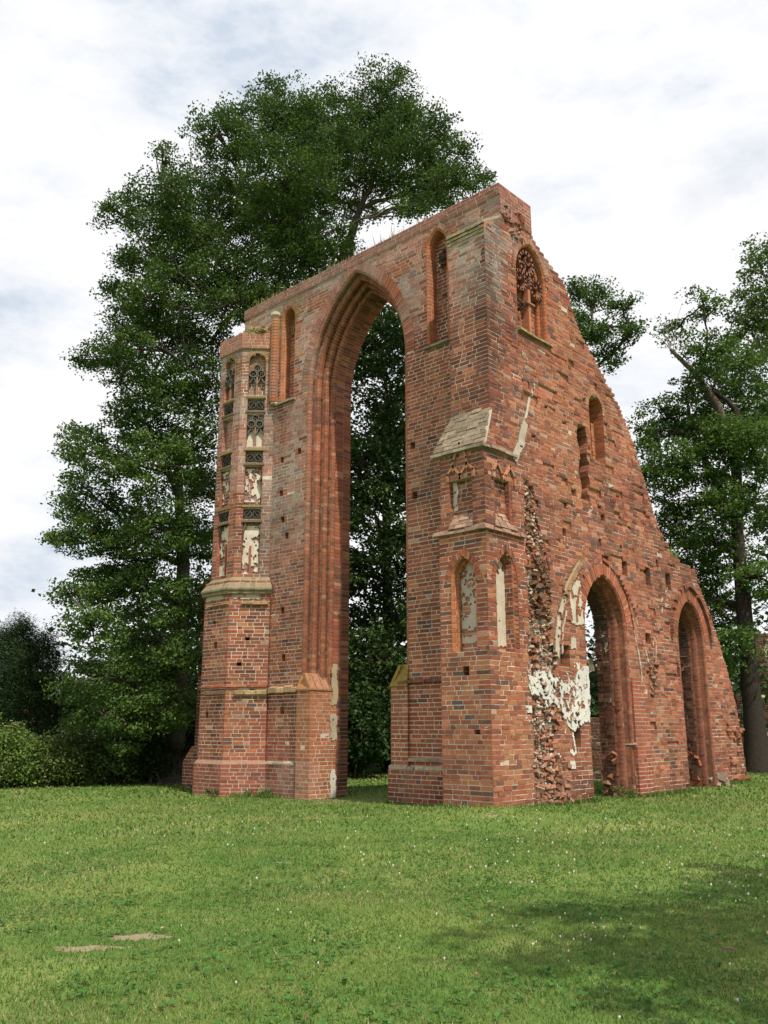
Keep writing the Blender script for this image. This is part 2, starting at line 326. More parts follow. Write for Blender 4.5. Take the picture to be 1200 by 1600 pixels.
def arch_iv(cx, hw, zs, R, zb=-9, off=0.0, zcut=99):
    def f(z):
        if z < zb or z > zcut: return None
        if z <= zs: w = hw - off
        else:
            r = R - off; t = r * r - (z - zs) ** 2
            if t <= 0: return None
            w = math.sqrt(t) - (R - hw)
        return (cx - w, cx + w) if w > .003 else None
    return f
def rect_iv(a, b, z0, z1): return lambda z: (a, b) if z0 <= z < z1 else None
def feat(f, **k): k['f'] = f; return k
def arch_pt(fr, cx, hw, zs, R, side, t, off, d):
    """t<0: height below the springing; 0..1 along the arc"""
    if t <= 0: return fr.p(cx + side * (hw - off), zs + t, d)
    r = R - off; am = math.acos(min(1, (R - hw) / r)); a = am * t
    return fr.p(cx + side * (r * math.cos(a) - (R - hw)), zs + r * math.sin(a), d)
def ring(fr, cx, hw, zs, R, w0, w1, d=.006, thick=.08, step=.085, tg='', tint=None, tw=0, zb=None, core=None, skip=0):
    """voussoirs standing radially between offsets -w1..-w0 round the arch head"""
    for side in (-1, 1):
        am = math.acos((R - hw) / R); n = max(3, int(round(am * (R + (w0 + w1) / 2) / step)))
        for k in range(n):
            t0, t1 = (k + .07) / n, (k + .93) / n
            if skip > .1 and rng.random() < skip: continue
            dd = d + rng.normal(0, .004)
            q = [arch_pt(fr, cx, hw, zs, R, side, t, o, D) for D in (dd, dd - thick) for t, o in ((t0, -w0), (t0, -w1), (t1, -w1), (t1, -w0))]
            q = np.array(q) + rng.uniform(-.003, .003, (8, 3))
            BR.append(q); BT.append((tg, tint, tw))
def sweep(fr, cx, hw, zs, R, prof, zb, tg='', tint=None, tw=0, core=None, sides=(-1, 1), step=CO, skip=0, tops=True, rough=0, top_tint=None):
    skip = 0
    """moulded jamb and arch: prof is a list of pieces, each piece a list of (off, d) points, laid course by course with joints"""
    for side in sides:
        am = math.acos((R - hw) / R); na = max(3, int(round(am * R / step))); nj = int(round((zs - zb) / step))
        st = [(-(nj - k) * step, -(nj - k - 1) * step) for k in range(nj)] + ([(k / na, (k + 1) / na) for k in range(na)] if tops else [])
        for (t0, t1) in st:
            g = .07 * (t1 - t0)
            for pi, pc in enumerate(prof):
                if rng.random() < skip: continue
                o = np.array([q[0] for q in pc]); dd = np.array([q[1] for q in pc]) + rng.normal(0, .0015)
                o = o + rng.normal(0, .0015) + abs(rng.normal(0, 1)) * rough
                A = np.array([arch_pt(fr, cx, hw, zs, R, side, t0 + g, a, b) for a, b in zip(o, dd)])
                B = np.array([arch_pt(fr, cx, hw, zs, R, side, t1 - g, a, b) for a, b in zip(o, dd)])
                A2 = np.array([arch_pt(fr, cx, hw, zs, R, side, t0 + g, a - .03, b - .03) for a, b in zip(o, dd)])
                B2 = np.array([arch_pt(fr, cx, hw, zs, R, side, t1 - g, a - .03, b - .03) for a, b in zip(o, dd)])
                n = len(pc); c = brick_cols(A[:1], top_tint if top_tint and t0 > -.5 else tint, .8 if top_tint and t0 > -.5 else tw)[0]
                V = np.concatenate([A, B, A2, B2]); F = []
                for j in range(n - 1): F += [[j, j + 1, n + j + 1, n + j], [j, j + 1, 2 * n + j + 1, 2 * n + j], [n + j, n + j + 1, 3 * n + j + 1, 3 * n + j]]
                MOULD.add(V, F, c)
                F = [[0, n, 3 * n, 2 * n], [n - 1, 2 * n - 1, 4 * n - 1, 3 * n - 1]]
                MOULD.add(V, F, c)
            if core is not None:
                allp = [q for pc in prof for q in pc]
                A = np.array([arch_pt(fr, cx, hw, zs, R, side, t0, a - .009, b - .007) for a, b in allp]); B = np.array([arch_pt(fr, cx, hw, zs, R, side, t1, a - .009, b - .007) for a, b in allp]); n = len(allp)
                core.add(np.concatenate([A, B]), [[j, j + 1, n + j + 1, n + j] for j in range(n - 1)], mortar_cols(A[:1])[0])
def roll(o0, d0, o1, d1, bulge=.05, n=5):
    """a rounded moulded brick from (o0,d0) to (o1,d1), convex outward"""
    pts = []; 
    for k in range(n + 1):
        t = k / n; o = o0 + (o1 - o0) * t; d = d0 + (d1 - d0) * t; b = math.sin(math.pi * t) * bulge
        pts.append((o + b * .7, d + b * .7))
    return pts
def run(o, d0, d1, ln=.28):
    """straight reveal from depth d0 to d1 cut in bricks"""
    out = []; n = max(1, int(round(abs(d1 - d0) / ln)))
    for k in range(n):
        a = d0 + (d1 - d0) * k / n; b = d0 + (d1 - d0) * (k + 1) / n; out.append([(o, a - .006), (o, b + .006)])
    return out
def slab(mb, pts_front, off, col):
    """closed prism: polygon in 3D swept by vector off"""
    if isinstance(mb, Pieces): mb = mb.new()
    P = np.array(pts_front, float); n = len(P); V = np.concatenate([P, P + np.array(off)])
    for k in range(n): mb.add(V[[k, (k + 1) % n, n + (k + 1) % n, n + k]], [[0, 1, 2, 3]], col)
    c = P.mean(0)
    for base in (0, n):
        Q = V[base:base + n]
        mb.add(np.concatenate([Q, [Q.mean(0)]]), [[k, (k + 1) % n, n] for k in range(n)], col)
def patch(mb, fr, poly, d, col, cell=.024, s=0, edge=.18, holes=.5, thick=.03, wav=.01):
    """ragged sheet of render: grid cells inside poly with noisy edges"""
    P = np.array(poly, float); u0, z0 = P.min(0); u1, z1 = P.max(0)
    nu = int((u1 - u0) / cell) + 2; nz = int((z1 - z0) / cell) + 2
    U, Z = np.meshgrid(u0 + np.arange(nu) * cell, z0 + np.arange(nz) * cell, indexing='ij')
    W = fr.p(U, Z, d); q = fnoise(W, 5, s); W = W + (q[..., None] - .5) * wav * 2 * fr.N
    W = W + (rng.random(W.shape) - .5) * cell * .5 * (np.abs(fr.N) < .5)
    uc = U + (fnoise(W, 3.3, s + 5) - .5) * edge * 2; zc = Z + (fnoise(W, 3.3, s + 8) - .5) * edge * 2
    ins = np.zeros(U.shape, bool); n = len(P)
    for k in range(n):
        x0, y0 = P[k]; x1, y1 = P[(k + 1) % n]
        c = ((y0 > zc) != (y1 > zc)) & (uc < (x1 - x0) * (zc - y0) / (y1 - y0 + 1e-9) + x0); ins ^= c
    ins &= (.42 * fnoise(W, 4.0, s + 13) + .58 * fnoise(W, 12, s + 17)) > holes - .5 + .36
    idx = np.arange(nu * nz).reshape(nu, nz)
    c4 = ins[:-1, :-1] & ins[1:, :-1] & ins[1:, 1:] & ins[:-1, 1:]
    F = np.stack([idx[:-1, :-1][c4], idx[1:, :-1][c4], idx[1:, 1:][c4], idx[:-1, 1:][c4]], -1)
    if len(F) == 0: return
    V = W.reshape(-1, 3); Vb = V - fr.N * thick; nn = len(V)
    cc = np.array(col) * (.8 + .4 * fnoise(V[F[:, 0]], 2.5, s + 2))[:, None]
    mb.add(np.concatenate([V, Vb]), F, cc)
    # edges
    E = np.concatenate([F[:, [0, 1]], F[:, [1, 2]], F[:, [2, 3]], F[:, [3, 0]]]); key = np.sort(E, 1); _, inv, cnt = np.unique(key, axis=0, return_inverse=True, return_counts=True)
    B = E[cnt[inv.ravel()] == 1]
    mb.add(np.concatenate([V, Vb]), np.stack([B[:, 1], B[:, 0], B[:, 0] + nn, B[:, 1] + nn], -1), np.array(col) * .8)
def rocks(n, posf, size=(.05, .16), tg='rub', tint=(.30, .20, .14), tw=.35, flat=.6):
    for _ in range(n):
        p = np.array(posf()); s = rng.uniform(*size); a = np.array([s, s * rng.uniform(.5, 1), s * rng.uniform(.35, flat)])
        R = np.array(Matrix.Rotation(rng.uniform(0, 6.3), 3, 'Z') @ Matrix.Rotation(rng.normal(0, .35), 3, 'X') @ Matrix.Rotation(rng.normal(0, .35), 3, 'Y'))
        c = np.array([[-1, -1, -1], [1, -1, -1], [1, -1, 1], [-1, -1, 1], [-1, 1, -1], [1, 1, -1], [1, 1, 1], [-1, 1, 1]]) * a * .5 * rng.uniform(.7, 1.1, (8, 3))
        BR.append(c @ R.T + p); BT.append((tg, tint, tw))
MOULD = MB()
GB = Frame((0, .9, 0), (1, 0, 0), (0, -1, 0))       # gable face
UB = Frame((0, .27, 0), (1, 0, 0), (0, -1, 0))      # upper buttress face
LB = Frame((0, 0, 0), (1, 0, 0), (0, -1, 0))        # lower buttress face
SD = Frame((0, 0, 0), (0, 1, 0), (1, 0, 0))         # side wall face
ruin = empty('ruined_church', (0, 0, 0), 'tall red brick church ruin with a huge pointed arch and a raking side wall', 'ruin')
# ---- gable wall with the great arch
core_g = MB(); CXA, HWA, ZSA, RA = -4.94, 1.90, 10.95, 3.5
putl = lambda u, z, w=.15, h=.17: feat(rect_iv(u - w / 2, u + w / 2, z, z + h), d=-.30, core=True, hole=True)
ARR, ARL = (-1.97, .36, 13.55, .62), (-7.77, .32, 13.45, .55)
g = [feat(lambda z: (-9.93, -.003)),
     feat(arch_iv(CXA, HWA, ZSA, RA, ZSA, -.27), core=True),
     feat(arch_iv(CXA, HWA, ZSA, RA), void=True)]
for cx, hw, zs, R in (ARR, ARL):
    g += [feat(arch_iv(cx, hw, zs, R, zs, -.13), core=True), feat(arch_iv(cx, hw, zs, R, 10.93), d=-.30, tint=(.30, .12, .07), tw=.3)]
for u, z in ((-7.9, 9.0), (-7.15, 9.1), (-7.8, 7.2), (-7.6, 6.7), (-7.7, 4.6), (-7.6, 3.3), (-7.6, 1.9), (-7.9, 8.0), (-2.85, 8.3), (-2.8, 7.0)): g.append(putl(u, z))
lay(GB, g, -.5, 14.2, -1.35, core_g, 'gable', csplit=[(-99, -.30, -9), (-.30, 9, -.10)])
for cx, hw, zs, R in (ARR, ARL):
    ring(GB, cx, hw, zs, R, 0, .13, .012, .08, .07, tint=(.42, .2, .1), tw=.35)
    sweep(GB, cx, hw, zs, R, [roll(0, .005, .07, -.10, .035, 4), [(.075, -.11), (.075, -.30)]], 10.93, tint=(.47, .16, .06), tw=.7, core=core_g)
ring(GB, CXA, HWA, ZSA, RA, 0.0, .27, .012, .1, .085, tint=(.34, .14, .08), tw=.3)
prof = [roll(0, 0, .07, -.12, .05, 5), [(.07, -.125), (.015, -.135), (.015, -.185), (.115, -.195)], roll(.12, -.20, .20, -.34, .065, 6), [(.20, -.345), (.14, -.355), (.14, -.40), (.235, -.41)], roll(.24, -.415, .31, -.55, .065, 6), [(.31, -.555), (.25, -.565), (.25, -.605), (.345, -.615)], roll(.35, -.62, .40, -.75, .05, 5)] + run(.40, -.755, -1.35)
sweep(GB, CXA, HWA, ZSA, RA, prof[:7], -.5, tint=(.35, .135, .065), tw=.3, core=core_g, skip=.004)
sweep(GB, CXA, HWA, ZSA, RA, prof[7:], -.5, core=core_g, skip=.01)
# newer coping courses on the gable
core_c = MB()
CP = Frame((0, .875, 0), (1, 0, 0), (0, -1, 0))
lay(CP, [feat(lambda z: (-9.96, .028))], 14.2, 14.5, -1.40, core_c, 'cop', 0, .02, tint=(.27, .10, .075), tw=.7, bond=(.28, .28, .28), ends=.3)
CPS = Frame((.025, 0, 0), (0, 1, 0), (1, 0, 0))
lay(CPS, [feat(lambda z: (.885 if z > 14.2 else .918, 2.27))], 13.7, 14.5, -.3, core_c, 'cop', 0, .02, tint=(.27, .10, .075), tw=.7, bond=(.28, .28, .28))
# ---- plinth and blocks of the arch feet
core_p = MB(); core_ps = [MB(), MB()]
for fr, a, b, z1, dd in ((Frame((0, .83, 0), (1, 0, 0), (0, -1, 0)), -8.2, -6.95, .62, 0), (Frame((0, .80, 0), (1, 0, 0), (0, -1, 0)), -3.62, -1.28, .62, 0)):
    lay(fr, [feat(lambda z, a=a, b=b: (a, b))], -.5, z1 - .02, -.2, core_ps[0 if a < -5 else 1], 'plinth', .002, .05)
core_bl = [MB(), MB()]
# projecting blocks that fill the moulded feet: (x0,x1,y0,y1,top)
def block(x0, x1, y0, y1, zt, tint, tw, sgn):
    core_p = core_bl[0 if sgn > 0 else 1]
    F1 = Frame((0, y0, 0), (1, 0, 0), (0, -1, 0)); lay(F1, [feat(lambda z: (x0, x1))], -.5, zt, -(y1 - y0), core_p, 'block', .002, .05, tint=tint, tw=tw, ends=.14)
    if sgn > 0: F2 = Frame((x1, 0, 0), (0, 1, 0), (1, 0, 0))
    else: F2 = Frame((x0, 0, 0), (0, -1, 0), (-1, 0, 0))
    lay(F2, [feat((lambda z: (y0 + .01, y1)) if sgn > 0 else (lambda z: (-y1, -y0 - .01)))], -.5, zt, -.15, core_p, 'block', .002, .05, tint=tint, tw=tw)
block(-6.90, -6.38, .80, 1.75, 2.5, (.44, .17, .075), .55, 1)
block(-3.56, -3.02, .84, 1.75, 2.5, (.38, .16, .07), .25, -1)
cap = Pieces()
def capq(a, b, c, d, down, col): slab(cap, [a, b, c, d], down, col)
YEL = (.27, .19, .055); TERR = (.34, .17, .10)
# weathered sloping caps on the two blocks
for k in range(4):
    y0 = .78 + k * .24; capq((-6.93, y0, 2.5), (-6.36, y0, 2.5), (-6.36, y0 + .23, 2.5), (-6.93, y0 + .23, 2.5), (0, 0, .04), TERR)
for k in range(4):
    y0 = .80 + k * .24; slab(cap, [(-6.36, y0, 2.52), (-6.36, y0 + .22, 2.52), (-6.62, y0 + .22, 2.95), (-6.62, y0, 2.95)], (-.08, 0, -.03), TERR)
slab(cap, [(-6.92, .79, 2.52), (-6.38, .79, 2.52), (-6.5, .92, 2.95), (-6.85, .92, 2.95)], (0, .05, -.02), (.40, .20, .08))
for k in range(4):
    y0 = .82 + k * .24; slab(cap, [(-3.60, y0, 2.50), (-3.60, y0 + .22, 2.50), (-3.28, y0 + .22, 3.0), (-3.28, y0, 3.0)], (.08, 0, -.03), YEL)
slab(cap, [(-3.60, .81, 2.50), (-3.02, .81, 2.50), (-3.04, .89, 3.0), (-3.28, .89, 3.0)], (0, .05, -.02), YEL)
# broken string courses: thin ragged ledges
def ledge(fr, u0, u1, z, proj, h, col, seg=.28, gap=.1, mb=None):
    u = u0
    while u < u1 - .05:
        l = min(seg * rng.uniform(.7, 1.3), u1 - u); 
        if rng.random() > gap:
            p = proj * rng.uniform(.65, 1.1); hh = h * rng.uniform(.75, 1.1)
            V = fr.p(np.array([u + .004, u + l - .004] * 4), np.array([z, z, z + hh * .1, z + hh * .1, z + hh * .7, z + hh * .7, z + hh, z + hh]), np.array([-.05, -.05, p, p, p * .9, p * .9, -.03, -.03]) + rng.uniform(-.008, .008, 8))
            (mb or cap).add(V, [[0, 1, 3, 2], [2, 3, 5, 4], [4, 5, 7, 6], [0, 2, 4, 6], [1, 7, 5, 3], [0, 6, 7, 1]], np.array(col) * rng.uniform(.75, 1.2))
        u += l
ledge(GB, -3.3, -1.3, 2.55, .10, .12, (.17, .075, .05), gap=0)
ledge(GB, -8.1, -6.95, 2.45, .12, .22, (.36, .25, .14), seg=.3, gap=.1)
ledge(GB, -8.15, -7.0, .60, .09, .10, (.40, .34, .24), seg=.4, gap=.05)
ledge(GB, -3.6, -1.3, .60, .12, .13, (.36, .28, .20), gap=0); ledge(GB, -3.5, -1.3, .78, .07, .12, (.33, .24, .17), gap=0)
for (cx, hw, zs, R) in (ARR, ARL): ledge(GB, cx - hw - .1, cx + hw + .1, 10.80, .10, .12, (.24, .20, .15), gap=0)
# ---- corner buttress
core_b = MB()
lay(UB, [feat(lambda z: (-1.10, -.003))], 7.6, 13.2, -.66, core_b, 'ubut', .003)
slab(cap, [(-1.12, .24, 13.2), (.0, .24, 13.2), (-.0, .9, 13.62), (-1.12, .9, 13.62)], (0, 0, -.07), (.36, .30, .18))
for k in range(4): ledge(UB, -1.12, -.01, 13.1 - .1 * k, .05 - .012 * k, .1, (.30, .24, .15), gap=.1, seg=.2)
NF = (-.64, .34, 4.62, .62)        # front niche of the lower buttress
NS = (.70, .40, 4.60, .80)         # side niche
NSD = dict(zip('chzr', NS))
lf = [feat(lambda z: (-1.30, -.003)), feat(rect_iv(-1.30, -1.24, 5.9, 9), void=True), feat(arch_iv(NF[0], NF[1], NF[2], NF[3], NF[2], -.14), core=True), feat(arch_iv(*NF, 3.10), d=-.26, tint=(.42, .22, .14), tw=.4, miss=6),
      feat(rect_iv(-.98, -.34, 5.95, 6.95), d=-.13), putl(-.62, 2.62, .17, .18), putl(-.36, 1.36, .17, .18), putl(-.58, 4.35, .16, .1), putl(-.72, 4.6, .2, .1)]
lay(LB, lf, -.5, 7.6, -.29, core_b, 'lbut', .002)
ring(LB, *NF, 0, .14, .012, .08, .07)
JP = [roll(0, 0.005, .045, -.09, .02, 4), [(.047, -.1), (.047, -.13)], roll(.05, -.135, .09, -.24, .025, 4)]
sweep(LB, *NF, JP, 3.10, tint=(.47, .17, .065), tw=.7, core=core_b)
sweep(LB, NF[0], NF[1], NF[2], NF[3], [[(0, 0.01), (0, -.26)]], 3.1, core=core_b)
# roof slope of the buttress and its drip, string course between the stages
SR = [(-1.40, -.08, 7.62), (.05, -.08, 7.62), (.0, .27, 8.55), (-1.08, .27, 8.55)]
def slope_rows(a, b, c, d, rows, th, col):
    a, b, c, d = map(np.array, (a, b, c, d)); nrm = np.cross(b - a, d - a); nrm = nrm / np.linalg.norm(nrm)
    for r in range(rows):
        t0, t1 = r / rows, (r + .9) / rows; A, B, C2, D = a + (d - a) * t0, b + (c - b) * t0, b + (c - b) * t1, a + (d - a) * t1
        n = max(2, int(np.linalg.norm(B - A) / .26)); sh = rng.uniform(0, 1)
        for q in range(-1, n + 1):
            s0, s1 = np.clip(((q + sh + .03) / n, (q + sh + .97) / n), 0, 1)
            if s1 - s0 < .02: continue
            j = nrm * rng.normal(0, .006)
            P = [A + (B - A) * s0 + j, A + (B - A) * s1 + j, D + (C2 - D) * s1 + j, D + (C2 - D) * s0 + j]
            slab(cap, P, -nrm * th, np.array(col) * rng.uniform(.7, 1.25))
ROOFC = (.27, .215, .155)
slope_rows(*SR, 9, .06, ROOFC)
slab(core_b, [np.array(p) - np.array([0, -.02, .03]) for p in SR], (0, .08, -.05), MORTAR * .8)
ledge(LB, -1.42, .06, 7.50, .12, .13, (.33, .27, .20), gap=0, seg=.3); ledge(SD, -.1, 1.22, 7.50, .10, .13, (.30, .22, .17), gap=0, seg=.3)
ledge(LB, -1.40, .06, 5.66, .11, .13, (.34, .23, .17), gap=0, seg=.3); ledge(SD, -.09, 1.42, 5.66, .09, .13, (.32, .19, .14), gap=0, seg=.3)
slope_rows((-.98, -.07, 5.78), (-.34, -.07, 5.78), (-.36, .14, 6.16), (-.96, .14, 6.16), 4, .05, (.33, .21, .15))
slope_rows((.07, .30, 5.78), (.07, 1.12, 5.78), (-.14, 1.08, 6.16), (-.14, .34, 6.16), 4, .05, (.33, .21, .15))
# blind gablets over the recessed panels
def strip(mb, fr, pts, w, d0, d1, col, closed=False):
    P = [np.array(p, float) for p in pts]
    for k in range(len(P) - 1 + (1 if closed else 0)):
        a, b = P[k], P[(k + 1) % len(P)]; t = (b - a) / (np.linalg.norm(b - a) + 1e-9); n = np.array([-t[1], t[0]]) * w / 2; a = a - t * w * .4; b = b + t * w * .4
        V = [fr.p(*q, d) for d in (d1, d0) for q in (a - n, b - n, b + n, a + n)]
        mb.add(V, BOXF, np.array(col) * rng.uniform(.85, 1.15))
tr = MB(); trw = MB(); trt = []; TC = (.43, .20, .12)
strip(tr, LB, [(-.83, 7.12), (-.83, 7.35), (-.64, 7.72), (-.45, 7.35), (-.45, 7.12)], .055, -.02, .05, TC)
strip(tr, LB, [(-1.0, 6.9), (-1.0, 7.05), (-.83, 7.22), (-.66, 7.0), (-.64, 6.9), (-.62, 7.0), (-.45, 7.22), (-.28, 7.05), (-.28, 6.9)], .055, -.02, .05, TC)
strip(tr, SD, [(.28, 6.9), (.28, 7.02), (.45, 7.25), (.62, 7.0), (.68, 6.86), (.74, 7.0), (.93, 7.25), (1.10, 7.02), (1.10, 6.85)], .055, -.02, .05, TC)
for fr, s in ((LB, -1), (SD, 1)):
    pass
lbp = [feat(rect_iv(0, 0, 0, 0))]
# ---- side wall with the two arches
core_s = MB()
RK = [(-.5, 12.85), (0, 12.8), (1.2, 12.66), (2.26, 12.44), (3.39, 11.99), (4.87, 11.16), (5.55, 10.62), (6.1, 10.36), (6.3, 9.0), (6.69, 8.42), (7.45, 7.92), (8.5, 7.42), (9.48, 6.88), (10.4, 6.15), (11.3, 4.95), (11.79, 4.40), (12.0, 4.28), (12.95, 3.72), (13.4, 2.72), (13.7, 2.3), (14.2, 2.27)]
rkz = np.array([r[0] for r in RK]); rku = np.array([r[1] for r in RK])
def side_out(z):
    a = 0.003 if z < 7.62 else (.003 + .27 * min(1, (z - 7.62) / .93) if z < 13.2 else (.27 + .63 * (z - 13.2) / .4 if z < 13.6 else .9))
    if z > 13.6: a = .9
    b = float(np.interp(z, rkz, rku)); return (a, b) if b > a + .05 else None
def rub_iv(z):
    if not (-1 < z < 7.1): return None
    n = float(fnoise(np.array([[3.1, 0, z]]), 1.6, 4)[0]) - .5; m = float(fnoise(np.array([[7.1, 0, z]]), 1.9, 6)[0]) - .5
    a = 1.47 + .2 * n; w = 1.0 if z < 4.9 else 1.0 - (z - 4.9) * .33
    return (a, a + w * (.85 + .8 * m))
A1, A2 = (4.87, 1.02, 3.98, 1.36), (9.72, .86, 4.0, 1.22)
WN, SL = (2.16, .66, 12.45, .98), (5.0, .36, 9.75, .40)
sw = [feat(side_out, step=True), feat(rub_iv, d=-.09, core=True, rub=True)]
sw += [feat(arch_iv(NS[0], NS[1], NS[2], NS[3], NS[2], -.12), core=True), feat(arch_iv(*NS, 3.15), d=-.24, tint=(.4, .25, .18), tw=.5), feat(rect_iv(.36, 1.02, 5.95, 6.9), d=-.12)]
for (A, w) in ((A1, -.30), (A2, -.30)):
    sw += [feat(arch_iv(A[0], A[1], A[2], A[3], A[2], w), core=True), feat(arch_iv(*A), void=True)]
sw += [feat(arch_iv(WN[0], WN[1], WN[2], WN[3], WN[2], -.12), core=True), feat(arch_iv(*WN, 10.93), d=-.26, tint=(.40, .19, .12), tw=.4)]
sw += [feat(arch_iv(SL[0], SL[1], SL[2], SL[3], SL[2], -.14), core=True), feat(arch_iv(*SL, 8.3), d=-.40, tint=(.42, .16, .08), tw=.5), feat(rect_iv(5.0, 5.13, 8.3, 9.4), d=-.16, tint=(.45, .17, .07), tw=.6),
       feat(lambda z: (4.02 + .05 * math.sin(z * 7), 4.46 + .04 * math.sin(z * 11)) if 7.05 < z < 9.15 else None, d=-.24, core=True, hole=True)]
for u, z, w, h in ((5.03, 5.42, .30, .42), (6.02, 5.36, .28, .42), (7.3, 5.26, .30, .5), (8.5, 5.30, .30, .46), (3.29, 6.7, .2, .24), (5.03, 6.68, .2, .22), (4.81, 6.0, .13, .17), (3.14, 6.05, .15, .15), (3.68, 7.1, .24, .22), (1.78, 6.5, .22, .5), (5.9, 6.1, .12, .12),
                   (7.9, 5.9, .13, .15), (8.9, 6.0, .13, .15), (6.55, 4.55, .12, .15), (.95, 6.65, .12, .14), (8.7, 2.95, .14, .3), (3.0, 4.55, .16, .18), (6.9, 2.9, .16, .12), (1.75, 2.95, .42, .5), (2.9, 2.9, .4, .5), (3.25, 1.15, .3, .75),
                   (7.05, 3.75, .3, .3), (3.4, 8.9, .2, .13), (3.0, 9.6, .3, .12), (2.6, 9.1, .18, .12), (4.9, 7.0, .2, .08), (6.0, 7.5, .2, .1), (2.0, 8.2, .2, .1), (1.0, 8.7, .14, .09), (2.4, 7.6, .14, .1)):
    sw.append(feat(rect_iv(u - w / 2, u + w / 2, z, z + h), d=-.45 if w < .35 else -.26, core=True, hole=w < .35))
for k in range(120):
    zc = round(rng.uniform(1.0, 13.0), 1); uu = rng.uniform(1.5, max(2.2, float(np.interp(zc, rkz, rku)) - .5)); ll = rng.uniform(.12, .75); hh = .1 if rng.random() < .7 else .2
    if zc < 5.6 and (abs(uu - 4.87) < 1.9 or abs(uu - 9.72) < 1.4) or abs(uu - 2.2) < 1.2 and zc > 10.6: continue
    sw.insert(2, feat(rect_iv(uu, uu + ll, zc, zc + hh), d=-rng.uniform(.02, .06), tint=(.38, .14, .07), tw=.5))
lay(SD, sw, -.5, 14.2, lambda z: -.8, core_s, 'side', .006, .22, rough=1.6, rec=.007, csplit=[(-9, .285, -.25), (.285, .9, -.8), (.9, 99, -9)])
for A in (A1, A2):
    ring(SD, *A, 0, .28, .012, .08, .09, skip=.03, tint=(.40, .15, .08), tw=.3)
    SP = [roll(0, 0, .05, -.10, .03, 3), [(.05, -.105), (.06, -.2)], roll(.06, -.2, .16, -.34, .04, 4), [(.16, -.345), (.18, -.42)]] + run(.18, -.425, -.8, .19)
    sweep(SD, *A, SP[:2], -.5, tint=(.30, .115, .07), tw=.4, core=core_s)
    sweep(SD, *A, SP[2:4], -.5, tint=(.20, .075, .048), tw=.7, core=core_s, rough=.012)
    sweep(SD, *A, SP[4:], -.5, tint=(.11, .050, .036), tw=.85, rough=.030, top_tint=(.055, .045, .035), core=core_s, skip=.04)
ring(SD, *NS, 0, .12, .01, .08, .08); sweep(SD, *NS, [[(0, 0.01), (.0, -.24)], roll(.005, -.04, .04, -.13, .02, 4), roll(.045, -.14, .08, -.22, .02, 4)], 3.15, tint=(.40, .14, .07), tw=.6, core=core_s)
ring(SD, *WN, 0, .12, .02, .08, .08, tint=(.45, .22, .12), tw=.4); sweep(SD, *WN, [roll(0, .01, .06, -.10, .03, 4), [(.065, -.11), (.065, -.27)], roll(.10, -.14, .17, -.25, .05, 4)], 10.93, tint=(.44, .15, .06), tw=.6, core=core_s)
ring(SD, *SL, 0, .14, .01, .08, .08, tint=(.45, .25, .15), tw=.5); sweep(SD, *SL, [[(0, .01), (0, -.2)], [(0, -.21), (0, -.40)]], 8.3, tint=(.44, .15, .06), tw=.6, core=core_s)
ledge(SD, 1.5, 2.95, 10.80, .09, .1, (.30, .23, .12), gap=.05)
# window tracery: three wheels and two lights
def wheel(mb, fr, u, z, r, w, d0, d1, col, spokes=3, n=14, rot=0):
    strip(mb, fr, [(u + r * math.cos(a), z + r * math.sin(a)) for a in np.linspace(0, 2 * math.pi, n, endpoint=False)], w, d0, d1, col, True)
    for k in range(spokes):
        a = rot + k * 2 * math.pi / spokes; m = .52 * r
        cu, cz = u + m * math.cos(a), z + m * math.sin(a)
        strip(mb, fr, [(cu + m * .72 * math.cos(b), cz + m * .72 * math.sin(b)) for b in np.linspace(0, 2 * math.pi, 8, endpoint=False)], w * .45, d0, d1 - .03, col, True)
TD = (.26, .12, .085)
wheel(trw, SD, 2.10, 12.85, .30, .08, -.25, -.06, TD, 2, rot=.8)
for u in (1.80, 2.50): wheel(trw, SD, u, 12.28, .25, .07, -.25, -.06, TD, 1, rot=1.6)
strip(trw, SD, [(2.16, 10.95), (2.16, 12.1)], .10, -.25, -.06, (.43, .17, .09)); strip(trw, SD, [(2.02, 11.75), (2.32, 11.75)], .05, -.25, -.02, (.3, .15, .1))
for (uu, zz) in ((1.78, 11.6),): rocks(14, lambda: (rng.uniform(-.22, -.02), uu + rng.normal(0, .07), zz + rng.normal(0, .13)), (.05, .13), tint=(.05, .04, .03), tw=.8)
# label scars and hood of the first arch
pl = MB(); CR = (.50, .42, .32)
def arcstrip(mb, fr, pts, w, d, col, n=10, s=7, holes=.5):
    P = np.array(pts, float); t = np.linspace(0, len(P) - 1, 4 * (len(P) - 1) + 1); Q = np.stack([np.interp(t, np.arange(len(P)), P[:, k]) for k in (0, 1)], 1)
    T = np.gradient(Q, axis=0); T /= np.linalg.norm(T, axis=1)[:, None]; N2 = np.stack([-T[:, 1], T[:, 0]], 1) * w / 2
    patch(mb, fr, list(map(tuple, np.concatenate([Q + N2, (Q - N2)[::-1]]))), d, col, .022 if w > .05 else .016, s, min(.05, w * .35), holes, .06, .015)
arcstrip(pl, SD, [(2.52, 3.1), (2.58, 3.6), (2.74, 4.1), (3.0, 4.55)], .19, .035, CR)
arcstrip(pl, SD, [(2.98, 4.6), (3.25, 4.98), (3.72, 5.42)], .22, .06, (.40, .30, .19))
arcstrip(pl, SD, [(2.78, 3.2), (2.85, 3.8), (3.05, 4.2)], .09, .02, (.46, .38, .30))
for k in range(11):
    t = k / 10; u = 2.94 + .74 * t; z = 4.62 + .84 * t ** .9; push(SD, u - .01, u + .10, u + .04, u + .15, z - .05, z + .05, .11, -.05, .006, 'lab', (.38, .26, .15), .6)
